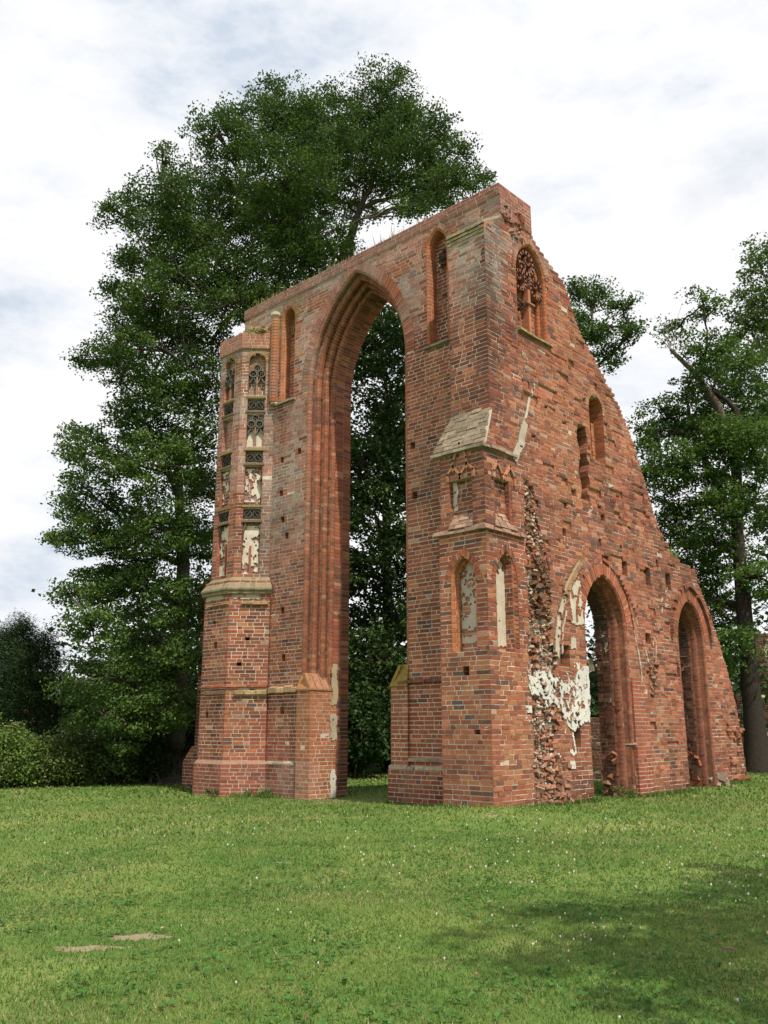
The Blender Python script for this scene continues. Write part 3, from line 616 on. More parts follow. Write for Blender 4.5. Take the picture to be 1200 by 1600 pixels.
for pts in ([(5.25, 5.6), (5.8, 5.15), (6.35, 4.45), (6.75, 3.7), (6.95, 3.2)], [(7.2, 3.2), (7.3, 3.9), (7.75, 4.75), (8.4, 5.35)], [(7.35, 3.2), (7.55, 4.0), (8.0, 4.75), (8.5, 5.15)], [(6.0, 4.3), (6.3, 3.9), (6.5, 3.2), (6.55, 2.6)]):
    arcstrip(pl, SD, pts, .085, .018, (.46, .36, .27), holes=.6)
for k in range(9):
    a = .55 - k * .035; z = 5.35 - k * .11; u = 5.55 + k * .10
    push(SD, u, u + .06, u + .10, u + .16, z, z + .13, .10, -.05, .004, 'lab', (.30, .13, .09), .5)
arcstrip(pl, SD, [(1.12, 7.45), (1.45, 8.0), (1.62, 8.5)], .26, .03, (.45, .38, .30)); arcstrip(pl, SD, [(1.62, 8.5), (1.85, 9.1), (2.1, 9.6)], .10, .02, (.5, .42, .34), holes=.6)
ring(SD, *A2, .36, .47, .09, .14, tint=(.22, .10, .07), tw=.4, skip=.12)
ring(SD, *A1, .34, .42, .035, .08, tint=(.34, .16, .10), tw=.3, skip=.2)
# plaster
PW = (.62, .59, .53)
patch(pl, SD, [(1.45, 2.72), (2.05, 2.75), (2.4, 2.2), (2.6, 2.65), (3.3, 2.55), (3.4, 2.95), (3.85, 2.95), (3.9, 2.2), (3.85, 1.7), (3.2, 1.45), (2.75, 1.7), (2.6, 2.2), (2.0, 1.95), (1.9, 2.2), (1.4, 2.2), (1.2, 2.5)], .022, PW, .018, s=3, holes=.62)
patch(pl, SD, [(1.3, 2.8), (2.6, 2.7), (2.5, 1.9), (1.9, 2.1), (1.4, 2.3)], .034, PW, .018, s=61, holes=.64)
patch(pl, SD, [(3.2, 2.7), (3.8, 2.7), (3.85, 1.9), (3.0, 1.7)], .020, PW, .018, s=8, holes=.58)
patch(pl, SD, [(1.0, 3.0), (3.9, 3.1), (3.9, .9), (2.6, .8), (1.0, 1.7)], .012, PW, .02, s=71, holes=.80)
patch(pl, SD, [(1.2, 2.0), (1.45, 2.0), (1.45, 1.85), (1.2, 1.85)], .02, PW, s=5, edge=.05)
patch(pl, SD, [(3.0, 1.45), (3.08, 1.45), (3.2, 1.0), (3.12, 1.0)], .02, PW, s=9, edge=.03, holes=.3)
patch(pl, SD, [(2.85, .85), (3.1, .85), (3.1, .65), (2.9, .65)], .02, PW, s=10, edge=.05)
patch(pl, SD, [(3.3, 3.9), (3.75, 3.9), (3.8, 5.0), (3.4, 4.9), (3.15, 4.4)], .018, (.55, .48, .38), s=12, holes=.5)
patch(pl, SD, [(3.15, 3.3), (3.4, 3.3), (3.4, 3.6), (3.15, 3.6)], .018, (.55, .48, .38), s=13, edge=.05)
patch(pl, SD, [(.36, 3.2), (1.06, 3.2), (1.06, 4.7), (.7, 5.3), (.36, 4.7)], -.205, (.50, .43, .33), s=14, edge=.07, holes=.52)
patch(pl, LB, [(-.92, 3.3), (-.36, 3.3), (-.36, 4.9), (-.64, 5.15), (-.92, 4.9)], -.235, (.48, .42, .35), s=15, edge=.05, holes=.56)
patch(pl, LB, [(-.95, 6.2), (-.8, 6.2), (-.85, 6.9), (-.97, 6.9)], -.11, (.55, .46, .40), s=16, edge=.08)
patch(pl, SD, [(1.2, 7.6), (4.0, 7.0), (4.2, 5.6), (1.2, 5.8)], .010, (.45, .38, .30), .02, s=73, holes=.83)
patch(pl, SD, [(1.5, 9.8), (1.9, 9.8), (1.8, 10.5), (1.55, 10.4)], .012, (.42, .33, .22), s=17, holes=.7)
for (a, b, c, d2, s) in ((-5.9, 0, 0, 0, 0),): pass
RV = Frame((CXA - HWA + .40 + .012, .9, 0), (0, 1, 0), (1, 0, 0))
BV = Frame((-6.38, 0, 0), (0, 1, 0), (1, 0, 0))
patch(pl, BV, [(1.55, 2.1), (1.78, 2.1), (1.78, 3.2), (1.55, 3.2)], .02, (.40, .32, .20), s=21, edge=.08); patch(pl, BV, [(1.5, 1.2), (1.75, 1.2), (1.75, 1.9), (1.5, 1.9)], .02, (.40, .34, .24), s=22, edge=.08)
patch(pl, BV, [(1.52, -.3), (1.75, -.3), (1.75, .5), (1.52, .5)], .02, (.5, .46, .38), s=23, edge=.08)
# far jamb of first arch: old render on the reveal
JA = Frame((-.4, 5.9 - .18 - .012, 0), (1, 0, 0), (0, -1, 0))
patch(pl, JA, [(-.9, 2.9), (.0, 2.9), (.0, 3.9), (-.9, 4.1)], .02, (.42, .36, .26), s=31, holes=.66); 
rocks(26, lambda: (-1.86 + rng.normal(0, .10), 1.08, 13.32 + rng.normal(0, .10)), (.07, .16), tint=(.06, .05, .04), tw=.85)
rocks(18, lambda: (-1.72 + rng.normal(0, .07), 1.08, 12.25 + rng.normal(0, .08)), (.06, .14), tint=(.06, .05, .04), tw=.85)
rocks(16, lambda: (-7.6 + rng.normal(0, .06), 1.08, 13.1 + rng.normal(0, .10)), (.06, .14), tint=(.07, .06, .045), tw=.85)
JB = Frame((-.4, 10.58 - .18, 0), (1, 0, 0), (0, -1, 0))
# torn masonry: the band beside the buttress, its foot, hollows, and the worn reveals
def bandpos():
    z = abs(rng.uniform(-.1, 6.9)); r = rub_iv(z) or (1.5, 2.3); return (rng.uniform(-.12, -.01), rng.uniform(r[0], r[1]), z)
rocks(600, bandpos, (.05, .15), tint=(.30, .19, .13), tw=.4)
rocks(520, bandpos, (.04, .12), tint=(.50, .42, .33), tw=.85)
rocks(230, lambda: (rng.uniform(-.14, -.01), 1.5 + rng.random() * 1.35, -.1 + rng.random() ** 2 * 1.1), (.09, .24), tint=(.33, .21, .15), tw=.5)
rocks(150, lambda: (rng.uniform(-.12, .05), 2.0 + rng.normal(0, .18), rng.uniform(4.0, 5.3)), (.08, .2), tint=(.11, .085, .06), tw=.6)
rocks(120, lambda: (rng.uniform(-.14, .03), 7.15 + rng.normal(0, .12), rng.uniform(2.4, 3.5)), (.06, .16), tint=(.22, .16, .12), tw=.5)
rocks(40, lambda: (rng.uniform(-.7, -.4), 10.42 + .2 * rng.random() + 0, rng.uniform(-.1, 1.0)), (.12, .28), tint=(.34, .10, .05), tw=.5)
rocks(10, lambda: (rng.uniform(-.75, -.45), 5.76 - .1 * rng.random(), rng.uniform(-.1, .9)), (.10, .24), tint=(.26, .12, .07), tw=.5)
rocks(60, lambda: (rng.uniform(-.6, 0.0), 10.65 + rng.random() * .5, rng.uniform(-.2, .25)), (.2, .42), tint=(.38, .31, .23), tw=.8)
rocks(240, lambda: (rng.uniform(-.9, .02), rng.uniform(11.6, 12.75), rng.uniform(-.15, 1.8)), (.12, .3), tint=(.32, .12, .07), tw=.4)
for k in range(130):
    z = rng.uniform(.2, 13.2); rocks(1, lambda: (rng.uniform(-.5, -.02), float(np.interp(z, rkz, rku)) + rng.uniform(-.08, .03), z), (.1, .24), tint=(.30, .15, .10), tw=.4)
rocks(45, lambda: (rng.uniform(-.05, .02), rng.uniform(1.0, 1.9), rng.uniform(13.3, 14.0)), (.08, .2), tint=(.28, .12, .09), tw=.4)
# projecting order at the foot of the pier between the arches
core_q = MB()
for (yy, x0, x1, z1, ti) in ((5.86, -.42, .10, 1.15, (.30, .065, .042)), (5.92, -.36, .05, 2.7, (.33, .085, .05))):
    F1 = Frame((0, yy, 0), (1, 0, 0), (0, -1, 0)); lay(F1, [feat(lambda z: (x0, x1))], -.5, z1, -.4, core_q, 'pier', .003, .05, tint=ti, tw=.7)
    F2 = Frame((x1, 0, 0), (0, 1, 0), (1, 0, 0)); lay(F2, [feat(lambda z: (yy + .01, yy + (.75 if z1 < 2 else .8)))], -.5, z1, -.15, core_q, 'pier', .003, .05, tint=ti, tw=.5)
ledge(Frame((0, 5.86, 0), (1, 0, 0), (0, -1, 0)), -.42, .10, 1.13, .03, .06, (.42, .36, .28), gap=0)
# ---- octagonal stair turret
core_t = MB(); TCX, TCY = -9.57, 1.43
def oct_faces(ap, k): # k: 0 = facing -y, 1 = facing (+x,-y), -1 = facing (-x,-y), 2 = +x , -2 = -x
    a = -math.pi / 2 + k * math.pi / 4; n = np.array([math.cos(a), math.sin(a), 0]); t = np.array([-n[1], n[0], 0]); s = ap * math.tan(math.pi / 8)
    return Frame(np.array([TCX, TCY, 0]) + n * ap - t * s, t, n), 2 * s
sill = Pieces()
for k in (-2, -1, 0, 1):
    for ap, za, zb, tg in ((1.47, -.5, .6, 'plinth'), (1.388, .6, 5.6, 'turret'), (1.25, 5.6, 12.7, 'turret'), (1.31, 12.7, 13.15, 'cop')):
        fr, w = oct_faces(ap, k); fs = [feat(lambda z, w=w: (.002, w - .002))]
        if ap == 1.25 and k in (0, 1, -1):
            c = w / 2 - .04; h = .25
            fs += [feat(arch_iv(c, h, 12.30, .26, 11.25), d=-.14, tint=(.33, .16, .10), tw=.3), feat(rect_iv(c - h, c + h, 10.72, 11.1), d=-.16, core=True),
                   feat(rect_iv(c - h, c + h, 9.58, 10.62), d=-.14, core=(k == 1)), feat(rect_iv(c - h, c + h, 9.08, 9.46), d=-.16, core=True),
                   feat(rect_iv(c - h, c + h, 7.85, 8.98), d=-.12), feat(rect_iv(c - h, c + h, 7.36, 7.74), d=-.16, core=True), feat(rect_iv(c - h, c + h, 5.75, 7.26), d=-.12)]
        if ap == 1.388 and k in (0, 1):
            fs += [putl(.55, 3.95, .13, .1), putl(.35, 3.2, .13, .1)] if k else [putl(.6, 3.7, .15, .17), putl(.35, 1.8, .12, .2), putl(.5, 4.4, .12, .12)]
        cp = tg == 'cop'
        lay(fr, fs, za, zb, -.5, core_t, tg, .003, .05, tint=(.38, .125, .08) if cp or tg == 'plinth' else None, tw=.6 if cp else (.4 if tg == 'plinth' else 0))
        if ap == 1.25:
            if k in (0, 1, -1):
                tr_ = MB(); trt.append(tr_)
                sweep(fr, c, h, 12.30, .26, [[(0, .01), (0, -.15)]], 5.75, core=core_t, step=.1, tint=(.38, .13, .07), tw=.3)
                ring(fr, c, h, 12.3, .26, 0, .12, .01, .06, .07, tint=(.36, .24, .10), tw=.4)
                for z in (10.72, 9.08, 7.36):
                    strip(tr_, fr, [(c - h - .02, z - .03), (c + h + .02, z - .03)], .06, -.1, .035, (.20, .15, .08)); strip(tr_, fr, [(c - h - .02, z + .42), (c + h + .02, z + .42)], .06, -.1, .03, (.26, .20, .09))
                    for q in (-1, 1):
                        wheel(tr_, fr, c + q * .12, z + .19, .105, .03, -.12, -.03, (.09, .085, .075), 2, 9, rot=.6)
                        strip(tr_, fr, [(c + q * .22, z + .05), (c + q * .02, z + .33)], .02, -.1, -.02, (.10, .09, .08))
                DK = (.16, .145, .12)
                for zt in (11.92, 10.32):
                    if k == 1 or zt > 11:
                        wheel(tr_, fr, c - .12, zt - .02, .11, .032, -.12, .0, DK, 2, 9); wheel(tr_, fr, c + .12, zt - .02, .11, .032, -.12, .0, DK, 2, 9); wheel(tr_, fr, c, zt + .17, .10, .032, -.12, .0, DK, 2, 9)
                        strip(tr_, fr, [(c, zt - .75), (c, zt - .1)], .05, -.12, -.02, (.30, .17, .10))
                        for q in (-1, 1): strip(tr_, fr, [(c + q * .22, zt - .3), (c + q * .1, zt - .12), (c, zt - .38)], .03, -.12, -.02, DK)
                for (z0p, z1p, ho) in (([(9.6, 10.1, .3)] if k == 1 else []) + [(7.9, 8.95, .66), (5.8, 7.25, .66)]):
                    patch(pl, fr, [(c - h, z0p), (c + h, z0p), (c + h, z1p), (c - h, z1p)], -.09 if z1p < 9.4 else -.11, (.60, .53, .42), s=40 + k + int(z0p), edge=.05, holes=ho - .08)
                strip(tr_, fr, [(c + (-.02 if k == 1 else .1), 5.8), (c + (-.02 if k == 1 else .1), 6.6)], .05, -.12, -.04, (.38, .13, .07))
                for (z0p, q) in ((8.0, 1), (6.7, -1)): strip(tr_, fr, [(c + q * .24, z0p + .35), (c + q * .17, z0p + .55), (c + q * .24, z0p + .7)], .05, -.12, .0, (.15, .12, .08))
    # cornice and strings of the turret
    for ap0, ap1, z0, z1, col in ((1.52, 1.24, 5.36, 5.72, (.235, .195, .125)),):
        f0, w0 = oct_faces(ap0, k); f1, w1 = oct_faces(ap1, k); f2, w2 = oct_faces(1.47, k); f3, w3 = oct_faces(1.37, k)
        nseg = 8
        for q in range(nseg):
            a, b = q / nseg, (q + 1) / nseg; j = rng.normal(0, .006)
            V = [f0.p(w0 * a, z0, j), f0.p(w0 * b, z0, j), f1.p(w1 * b, z1, 0), f1.p(w1 * a, z1, 0), f0.p(w0 * a, z0 - .05, j), f0.p(w0 * b, z0 - .05, j), f2.p(w2 * a, z0 - .07, 0), f2.p(w2 * b, z0 - .07, 0), f2.p(w2 * a, z0 - .15, 0), f2.p(w2 * b, z0 - .15, 0), f3.p(w3 * a, z0 - .17, 0), f3.p(w3 * b, z0 - .17, 0)]
            sill.add(V, [[0, 1, 2, 3], [4, 5, 1, 0], [6, 7, 5, 4], [8, 9, 7, 6], [10, 11, 9, 8]], np.array(col) * rng.uniform(.8, 1.2))
    fr, w = oct_faces(1.388, k)
    if k in (0, 1):
        patch(pl, fr, [(.1, 5.05), (w - .25, 5.05), (w - .3, 5.25), (.1, 5.25)], .012, (.42, .36, .25), s=50 + k, edge=.06)
        ledge(fr, .35 if k else .2, w, 4.9, .10, .08, (.36, .22, .10), gap=0, seg=.35, mb=sill)
        ledge(fr, 0.25, w, 2.42, .10, .16, (.17, .09, .06) if not k else (.34, .24, .12), gap=.15, seg=.3, mb=sill); ledge(fr, .0, w, 2.62, .05, .1, (.28, .10, .06), gap=.1, seg=.3, mb=sill)
    f4, w4 = oct_faces(1.50, k); f5, w5 = oct_faces(1.38, k)
    sill.add([f4.p(0, .60, -.03), f4.p(w4, .60, -.03), f5.p(w5, .70, 0), f5.p(0, .70, 0)], [[0, 1, 2, 3]], (.30, .17, .12))
# turret cap: sloping rubble and turf leaning on the gable end
o1 = [oct_faces(1.29, k) for k in range(-4, 4)]
ringp = np.array([f.p(0, 13.15, 0) for f, w in o1]); top = np.array([TCX + .2, 1.6, 13.75]); capc = MB()
capc.add(np.concatenate([ringp, [top]]), [[i, (i + 1) % 8, 8] for i in range(8)], (.30, .23, .13))
ringb = ringp.copy(); ringb[:, 2] = 12.8
capc.add(np.concatenate([ringp, ringb]), [[i, (i + 1) % 8, 8 + (i + 1) % 8, 8 + i] for i in range(8)], (.30, .12, .08))
slab(capc, [(-9.6, .55, 13.2), (-9.0, .28, 13.2), (-8.5, .75, 13.2), (-8.2, .95, 13.55), (-9.3, .95, 13.75)], (0, .1, -.1), (.30, .14, .08))
rocks(60, lambda: (rng.uniform(-9.9, -8.5), rng.uniform(.5, .9), 13.2 + rng.uniform(0, .25)), (.1, .25), tint=(.35, .28, .12), tw=.5)
# round shaft between turret and gable niche
sh = MB()
for k in range(27):
    z0 = 10.95 + k * .1; tube(sh, [(-8.30, .82, z0 + .008), (-8.30, .82, z0 + .092)], .13, 8, brick_cols(np.array([[-8.3, .8, z0]]), (.40, .15, .07), .5)[0])
tube(sh, [(-8.30, .86, 10.9), (-8.30, .86, 13.65)], .115, 8, MORTAR); tube(sh, [(-8.3, .84, 13.62), (-8.3, .82, 13.75), (-8.3, .82, 13.85)], [.10, .17, .14], 9, (.42, .36, .26))
# north buttress; upper brick tinted dark for the turret's shadow
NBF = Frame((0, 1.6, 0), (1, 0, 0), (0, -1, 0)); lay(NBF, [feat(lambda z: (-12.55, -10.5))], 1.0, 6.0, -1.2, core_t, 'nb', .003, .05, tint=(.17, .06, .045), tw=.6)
NBP = Frame((0, 1.5, 0), (1, 0, 0), (0, -1, 0)); lay(NBP, [feat(lambda z: (-12.98 + max(0, z - .55) * .95, -10.5))], -.5, 1.0, -1.2, core_t, 'nb', .003, .05)
slab(cap, [(-12.62, 1.55, 6.0), (-10.9, 1.55, 6.0), (-10.9, 1.9, 6.5), (-12.3, 1.9, 6.5)], (0, .3, -.1), YEL)
# ---------------------------------------------------------------- build the ruin's parts
BRA = np.array(BR); ctr = BRA.mean(1)
cols = np.zeros((len(BRA), 3)); keys = {}
for i, (tg, ti, tw) in enumerate(BT): keys.setdefault((tg, ti, tw), []).append(i)
for (tg, ti, tw), idx in keys.items(): cols[idx] = brick_cols(ctr[idx], ti, tw)
tags = np.array([b[0] for b in BT])
# the 300 whole bricks that show largest in the photograph become parts of their own
vw = CAM - ctr; dist = np.linalg.norm(vw, axis=1); e1 = BRA[:, 1] - BRA[:, 0]; e2 = BRA[:, 3] - BRA[:, 0]; nr = np.cross(e1, e2)
area = np.abs((nr * vw).sum(1)) / dist ** 3
ok = np.isin(tags, ['lbut', 'side']) & (ctr[:, 2] < 4.8) & (ctr[:, 2] > .12) & ((ctr[:, 0] < -.02) | (ctr[:, 1] < 1.42)) & (np.linalg.norm(e1, axis=1) > .11)
ok &= ~((ctr[:, 1] > .12) & (ctr[:, 0] < -.15))
cand = np.where(ok)[0]; cand = cand[np.argsort(-area[cand])][:300]
sel = np.zeros(len(BRA), bool); sel[cand] = True
cores = [(core_g, 'gable_wall'), (core_c, 'coping'), (core_ps[0], 'plinth'), (core_ps[1], 'plinth'), (core_bl[0], 'arch_foot'), (core_bl[1], 'arch_foot'), (core_b, 'corner_buttress'), (core_s, 'side_wall'), (core_q, 'arch_pier'), (core_t, 'stair_turret')]
part = {}
for c, nm in cores: part[nm] = c.build(nm, M['mortar'], ruin)
part['gable_wall']['label'] = 'gable wall pierced by the huge pointed arch'; part['side_wall']['label'] = 'stepped raking side wall with two small arches'
mo = MOULD.build('arch_moulding', M['brick'], ruin, kind='stuff', label='stepped and rounded brick mouldings of arches and niches')
cap.build('ledge_stone', M['stone'], ruin); tr.build('blind_tracery', M['brick'], part['corner_buttress']); trw.build('window_tracery', M['brick'], part['side_wall']); [t.build('blind_tracery', M['brick'], part['stair_turret']) for t in trt]; pl.build('plaster_patch', M['plaster'], ruin, label='ragged remains of pale plaster')
sill.build('cornice_stone', M['stone'], part['stair_turret']); capc.build('turret_roof', M['stone'], part['stair_turret']); sh.build('round_shaft', M['brick'], part['gable_wall'])
rest = MB(); add_hexes(rest, BRA[~sel], cols[~sel]); rest.build('brick', M['brick'], ruin, kind='stuff', label='all the further bricks of the ruin')
protos = {}
pal = RED[:7]
for i in cand:
    H = BRA[i]; fa = 0 if ctr[i, 1] < .1 and abs(nr[i, 1]) > abs(nr[i, 0]) else 1
    lu = np.linalg.norm(H[1] - H[0]); ci = int(np.argmin(((pal - cols[i]) ** 2).sum(1))); lc = int(round(lu / .05)); sv = int(rng.integers(2))
    dk = int(round(np.linalg.norm(H[4] - H[0]) / .006)); k = (fa, lc, ci, sv, dk)
    if k not in protos:
        m = MB(); loc = H - ctr[i]; add_hexes(m, [loc], [pal[ci]]); o = m.build('brick', M['brick']); protos[k] = (o.data, lu); COL.objects.unlink(o); bpy.data.objects.remove(o)
    me, l0 = protos[k]; o = bpy.data.objects.new('brick', me); COL.objects.link(o); o.location = ctr[i]; o.parent = ruin
    o.scale = (lu / l0, 1, 1) if fa == 0 else (1, lu / l0, 1)
print('bricks', len(BRA), 'protos', len(protos))

# ---------------------------------------------------------------- ground
def ground():
    n = 170; s = np.linspace(-1, 1, n); k = np.sign(s) * (np.abs(s) ** 3.2) * 380 + s * 20
    X, Y = np.meshgrid(k + 2, k - 2, indexing='ij'); Z = ground_z(X, Y); V = np.stack([X, Y, Z], -1).reshape(-1, 3); i = np.arange(n * n).reshape(n, n)
    F = np.stack([i[:-1, :-1], i[1:, :-1], i[1:, 1:], i[:-1, 1:]], -1).reshape(-1, 4); m = MB(); m.add(V, F, (.09, .14, .028))
    def ex(nt, c, geo):
        N = nt.nodes.new; L = nt.links.new
        def noise(sc, det, ro=.6):
            x = N('ShaderNodeTexNoise'); x.inputs['Scale'].default_value = sc; x.inputs['Detail'].default_value = det; x.inputs['Roughness'].default_value = ro; L(geo.outputs['Position'], x.inputs['Vector']); return x.outputs[0]
        r = N('ShaderNodeValToRGB'); L(noise(.45, 6), r.inputs[0]); e = r.color_ramp.elements; e[0].position = .34; e[0].color = (.070, .14, .026, 1); e[1].position = .66; e[1].color = (.18, .225, .055, 1); x = e.new(.5); x.color = (.108, .175, .036, 1)
        mr = N('ShaderNodeMapRange'); L(noise(14, 8, .8), mr.inputs[0]); mr.inputs[1].default_value = .3; mr.inputs[2].default_value = .7; mr.inputs[3].default_value = .5; mr.inputs[4].default_value = 1.35
        v = N('ShaderNodeVectorMath'); v.operation = 'SCALE'; L(r.outputs[0], v.inputs[0]); L(mr.outputs[0], v.inputs['Scale'])
        mr2 = N('ShaderNodeMapRange'); L(noise(2.2, 5), mr2.inputs[0]); mr2.inputs[1].default_value = .52; mr2.inputs[2].default_value = .72; mr2.inputs[4].default_value = .5
        mx = N('ShaderNodeMix'); mx.data_type = 'RGBA'; L(mr2.outputs[0], mx.inputs[0]); L(v.outputs[0], mx.inputs[6]); mx.inputs[7].default_value = (.24, .22, .085, 1); return mx.outputs[2]
    gm = mat('lawn', .85, .15, .8, 30, 20, 0, extra=ex); o = m.build('ground', gm, smooth=True); o['kind'] = 'structure'
ground()
FWD = np.array([-math.sin(math.radians(43.3)), math.cos(math.radians(43.3))]); RGT = np.array([math.cos(math.radians(43.3)), math.sin(math.radians(43.3))])
SAND = [(4.14, -10.53, .20, .11, .3), (4.22, -11.0, .24, .07, .5), (1.92, -7.09, .09, .06, .2), (.9, -1.3, .14, .07, .6), (-4.9, 1.9, 1.5, .5, .1)]
def in_house(x, y):
    r = (x < .12) & (x > -1.3) & (y > -.05) & (y < 12.7) & ~((y > 3.9) & (y < 5.8)) & ~((y > 8.9) & (y < 11.0))
    r |= (x > -1.32) & (x < .05) & (y > -.02) & (y < .95); r |= (x > -3.5) & (x < 0) & (y > .82) & (y < 2.25); r |= (x > -9) & (x < -6.4) & (y > .82) & (y < 2.25)
    return r | (np.hypot(x - TCX, y - TCY) < 1.45)
def grass():
    m = MB(); 
    for (r0, r1, dens, h, w) in ((4.5, 7, 3600, .026, .0036), (7, 10, 2200, .027, .0045), (10, 15, 900, .030, .007), (15, 24, 200, .042, .014), (24, 38, 60, .06, .028)):
        ang = math.radians(30); A = .5 * (r1 * r1 - r0 * r0) * 2 * ang; n = int(A * dens)
        r = np.sqrt(rng.uniform(r0 * r0, r1 * r1, n)); a = rng.uniform(-ang, ang, n)
        P = CAM[:2] + r[:, None] * (np.cos(a)[:, None] * FWD + np.sin(a)[:, None] * RGT)
        P3 = np.stack([P[:, 0], P[:, 1], np.zeros(n)], 1); cl = fnoise(P3, 1.3, 5); cl2 = fnoise(P3, .5, 15)
        keep = ~in_house(P[:, 0], P[:, 1]) & (rng.random(n) < .45 + 1.1 * cl)
        for (sx, sy, sa, sb, sr) in SAND:
            dx, dy = P[:, 0] - sx, P[:, 1] - sy; u = dx * math.cos(.8) + dy * math.sin(.8); v = -dx * math.sin(.8) + dy * math.cos(.8)
            keep &= (rng.random(n) < .22) | ~(((u / sa) ** 2 + (v / sb) ** 2) < (.15 + 1.1 * fnoise(P3, 9, 31)))
        P, P3, cl, cl2 = P[keep], P3[keep], cl[keep], cl2[keep]; n = len(P); z = ground_z(P[:, 0], P[:, 1])
        hh = h * rng.uniform(.5, 1.5, n) * (.7 + .6 * cl2); d = rng.uniform(0, 6.283, n); ln = hh * rng.uniform(.2, 1.1, n); b = rng.uniform(0, 6.283, n); ww = w * rng.uniform(.7, 1.4, n)
        base = np.stack([P[:, 0], P[:, 1], z], 1); o = np.stack([np.cos(b) * ww, np.sin(b) * ww, np.zeros(n)], 1); t = base + np.stack([np.cos(d) * ln, np.sin(d) * ln, hh], 1)
        V = np.stack([base - o, base + o, t], 1).reshape(-1, 3); F = np.arange(n * 3).reshape(-1, 3)
        g1 = np.array([.088, .172, .028]); g2 = np.array([.175, .25, .054]); g3 = np.array([.38, .33, .15]); q = np.clip(sstep(.3, .7, cl) + rng.normal(0, .13, n), 0, 1)[:, None]
        c = (g1 * (1 - q) + g2 * q) * rng.uniform(.85, 1.15, (n, 1)); dry = rng.random(n) < .04 + .22 * sstep(.46, .62, cl2); c[dry] = g3 * rng.uniform(.6, 1.1, (dry.sum(), 1)); m.add(V, F, c)
    o = m.build('grass', M['grassblade']); tag(o, 'short mown grass blades covering the lawn before the ruin', 'grass', kind='stuff')
grass()
def broadleaves():
    m = MB(); n = 5200; r = np.sqrt(rng.uniform(4.7 ** 2, 14 ** 2, n)); a = rng.uniform(-.5, .5, n); P = CAM[:2] + r[:, None] * (np.cos(a)[:, None] * FWD + np.sin(a)[:, None] * RGT)
    P3 = np.stack([P[:, 0], P[:, 1], 0 * r], 1); k = (fnoise(P3, .9, 44) > .5) & ~in_house(P[:, 0], P[:, 1]); P = P[k]; n = len(P); z = ground_z(P[:, 0], P[:, 1])
    for q in range(3):
        aa = rng.uniform(0, 6.28, n); s = rng.uniform(.012, .028, n); c0 = np.stack([P[:, 0] + np.cos(aa) * s, P[:, 1] + np.sin(aa) * s, z + rng.uniform(.02, .045, n)], 1)
        u = np.stack([np.cos(aa) * s, np.sin(aa) * s, .3 * s], 1); v = np.stack([-np.sin(aa) * s * .7, np.cos(aa) * s * .7, 0 * s], 1)
        V = np.stack([c0 - u, c0 - v, c0 + u, c0 + v], 1).reshape(-1, 3); m.add(V, np.arange(n * 4).reshape(-1, 4), np.array([.06, .16, .03]) * rng.uniform(.7, 1.4, (n, 1)))
    tag(m.build('clover', M['grassblade']), 'low clover and plantain leaves scattered through the lawn', 'clover', kind='stuff')
    m = MB(); cs = [(6.6, -8.1, .9, 60), (7.4, -5.2, 1.2, 60), (4.4, -4.5, 1.5, 40), (8.3, -6.5, 1.2, 40), (9.0, -7.8, .8, 16), (7.9, -9.3, 1.4, 14), (4.8, -8.2, 2.5, 30), (3.4, -6.0, 1.4, 24), (-1, -5.5, 3, 60), (3, -2, 2.5, 80), (7, -2, 2, 80), (5, -10.3, 1.2, 10)]
    for (cx, cy, s, k) in cs:
        for _ in range(k // 2):
            x, y = cx + rng.normal(0, s * .55), cy + rng.normal(0, s * .55)
            if in_house(np.array(x), np.array(y)): continue
            zz = float(ground_z(x, y)); r0 = rng.uniform(.005, .009) * (1.0 if math.hypot(x - CAM[0], y - CAM[1]) < 10 else 1.5); tube(m, [(x, y, zz + .028), (x, y, zz + .030 + r0), (x, y, zz + .030 + 1.9 * r0)], [r0 * .7, r0, r0 * .4], 5, (.72, .70, .62))
    tag(m.build('clover_flower', M['petal']), 'tiny white clover heads dotted over the lawn', 'flowers', kind='stuff')
broadleaves()
# bare sandy patches
sandlab = ['larger bare sandy patch in the lawn at the left front', 'long thin sandy patch left of and below the larger one', 'small sandy spot in the middle of the lawn', 'sandy spot on the grass just before the corner buttress', 'worn earth floor under the great arch']
for (sx, sy, sa, sb, sr), lb in zip(SAND, sandlab):
    nr_, na = 10, 36; V = [[sx, sy, float(ground_z(sx, sy)) + .006]]; F = []
    for i in range(1, nr_ + 1):
        for j in range(na):
            a = j * 2 * math.pi / na; rr = i / nr_ * (1 + 1.1 * (float(fnoise(np.array([[math.cos(a) * 1.5 + sx * 3, math.sin(a) * 1.5 + sy, 0]]), 1.6, 3)[0]) - .5) * 2)
            u, v = sa * rr * math.cos(a), sb * rr * math.sin(a); x, y = sx + u * math.cos(.8) - v * math.sin(.8), sy + u * math.sin(.8) + v * math.cos(.8)
            V.append([x, y, float(ground_z(x, y)) + .006 + .003 * (1 - (i / nr_) ** 2) * (1 + rng.uniform(-.5, .5)) - (.008 if i == nr_ else 0)])
    V = np.array(V)
    m = MB(); m.add(V, [[0, 1 + j, 1 + (j + 1) % na] for j in range(na)], (.25, .21, .13) if sa < 1 else (.16, .12, .08))
    F = [[1 + i * na + j, 1 + (i + 1) * na + j, 1 + (i + 1) * na + (j + 1) % na, 1 + i * na + (j + 1) % na] for i in range(nr_ - 1) for j in range(na)]; m.add(V, F, (.25, .21, .13) if sa < 1 else (.16, .12, .08))
    o = m.build('bare_soil', M['stone'] if sa > 1 else M['sandm'] if 'sandm' in M else M.setdefault('sandm', mat('sand', .95, .05, .6, 90, 60, .3))); tag(o, lb, 'bare soil', 'bare sandy patches in the lawn')
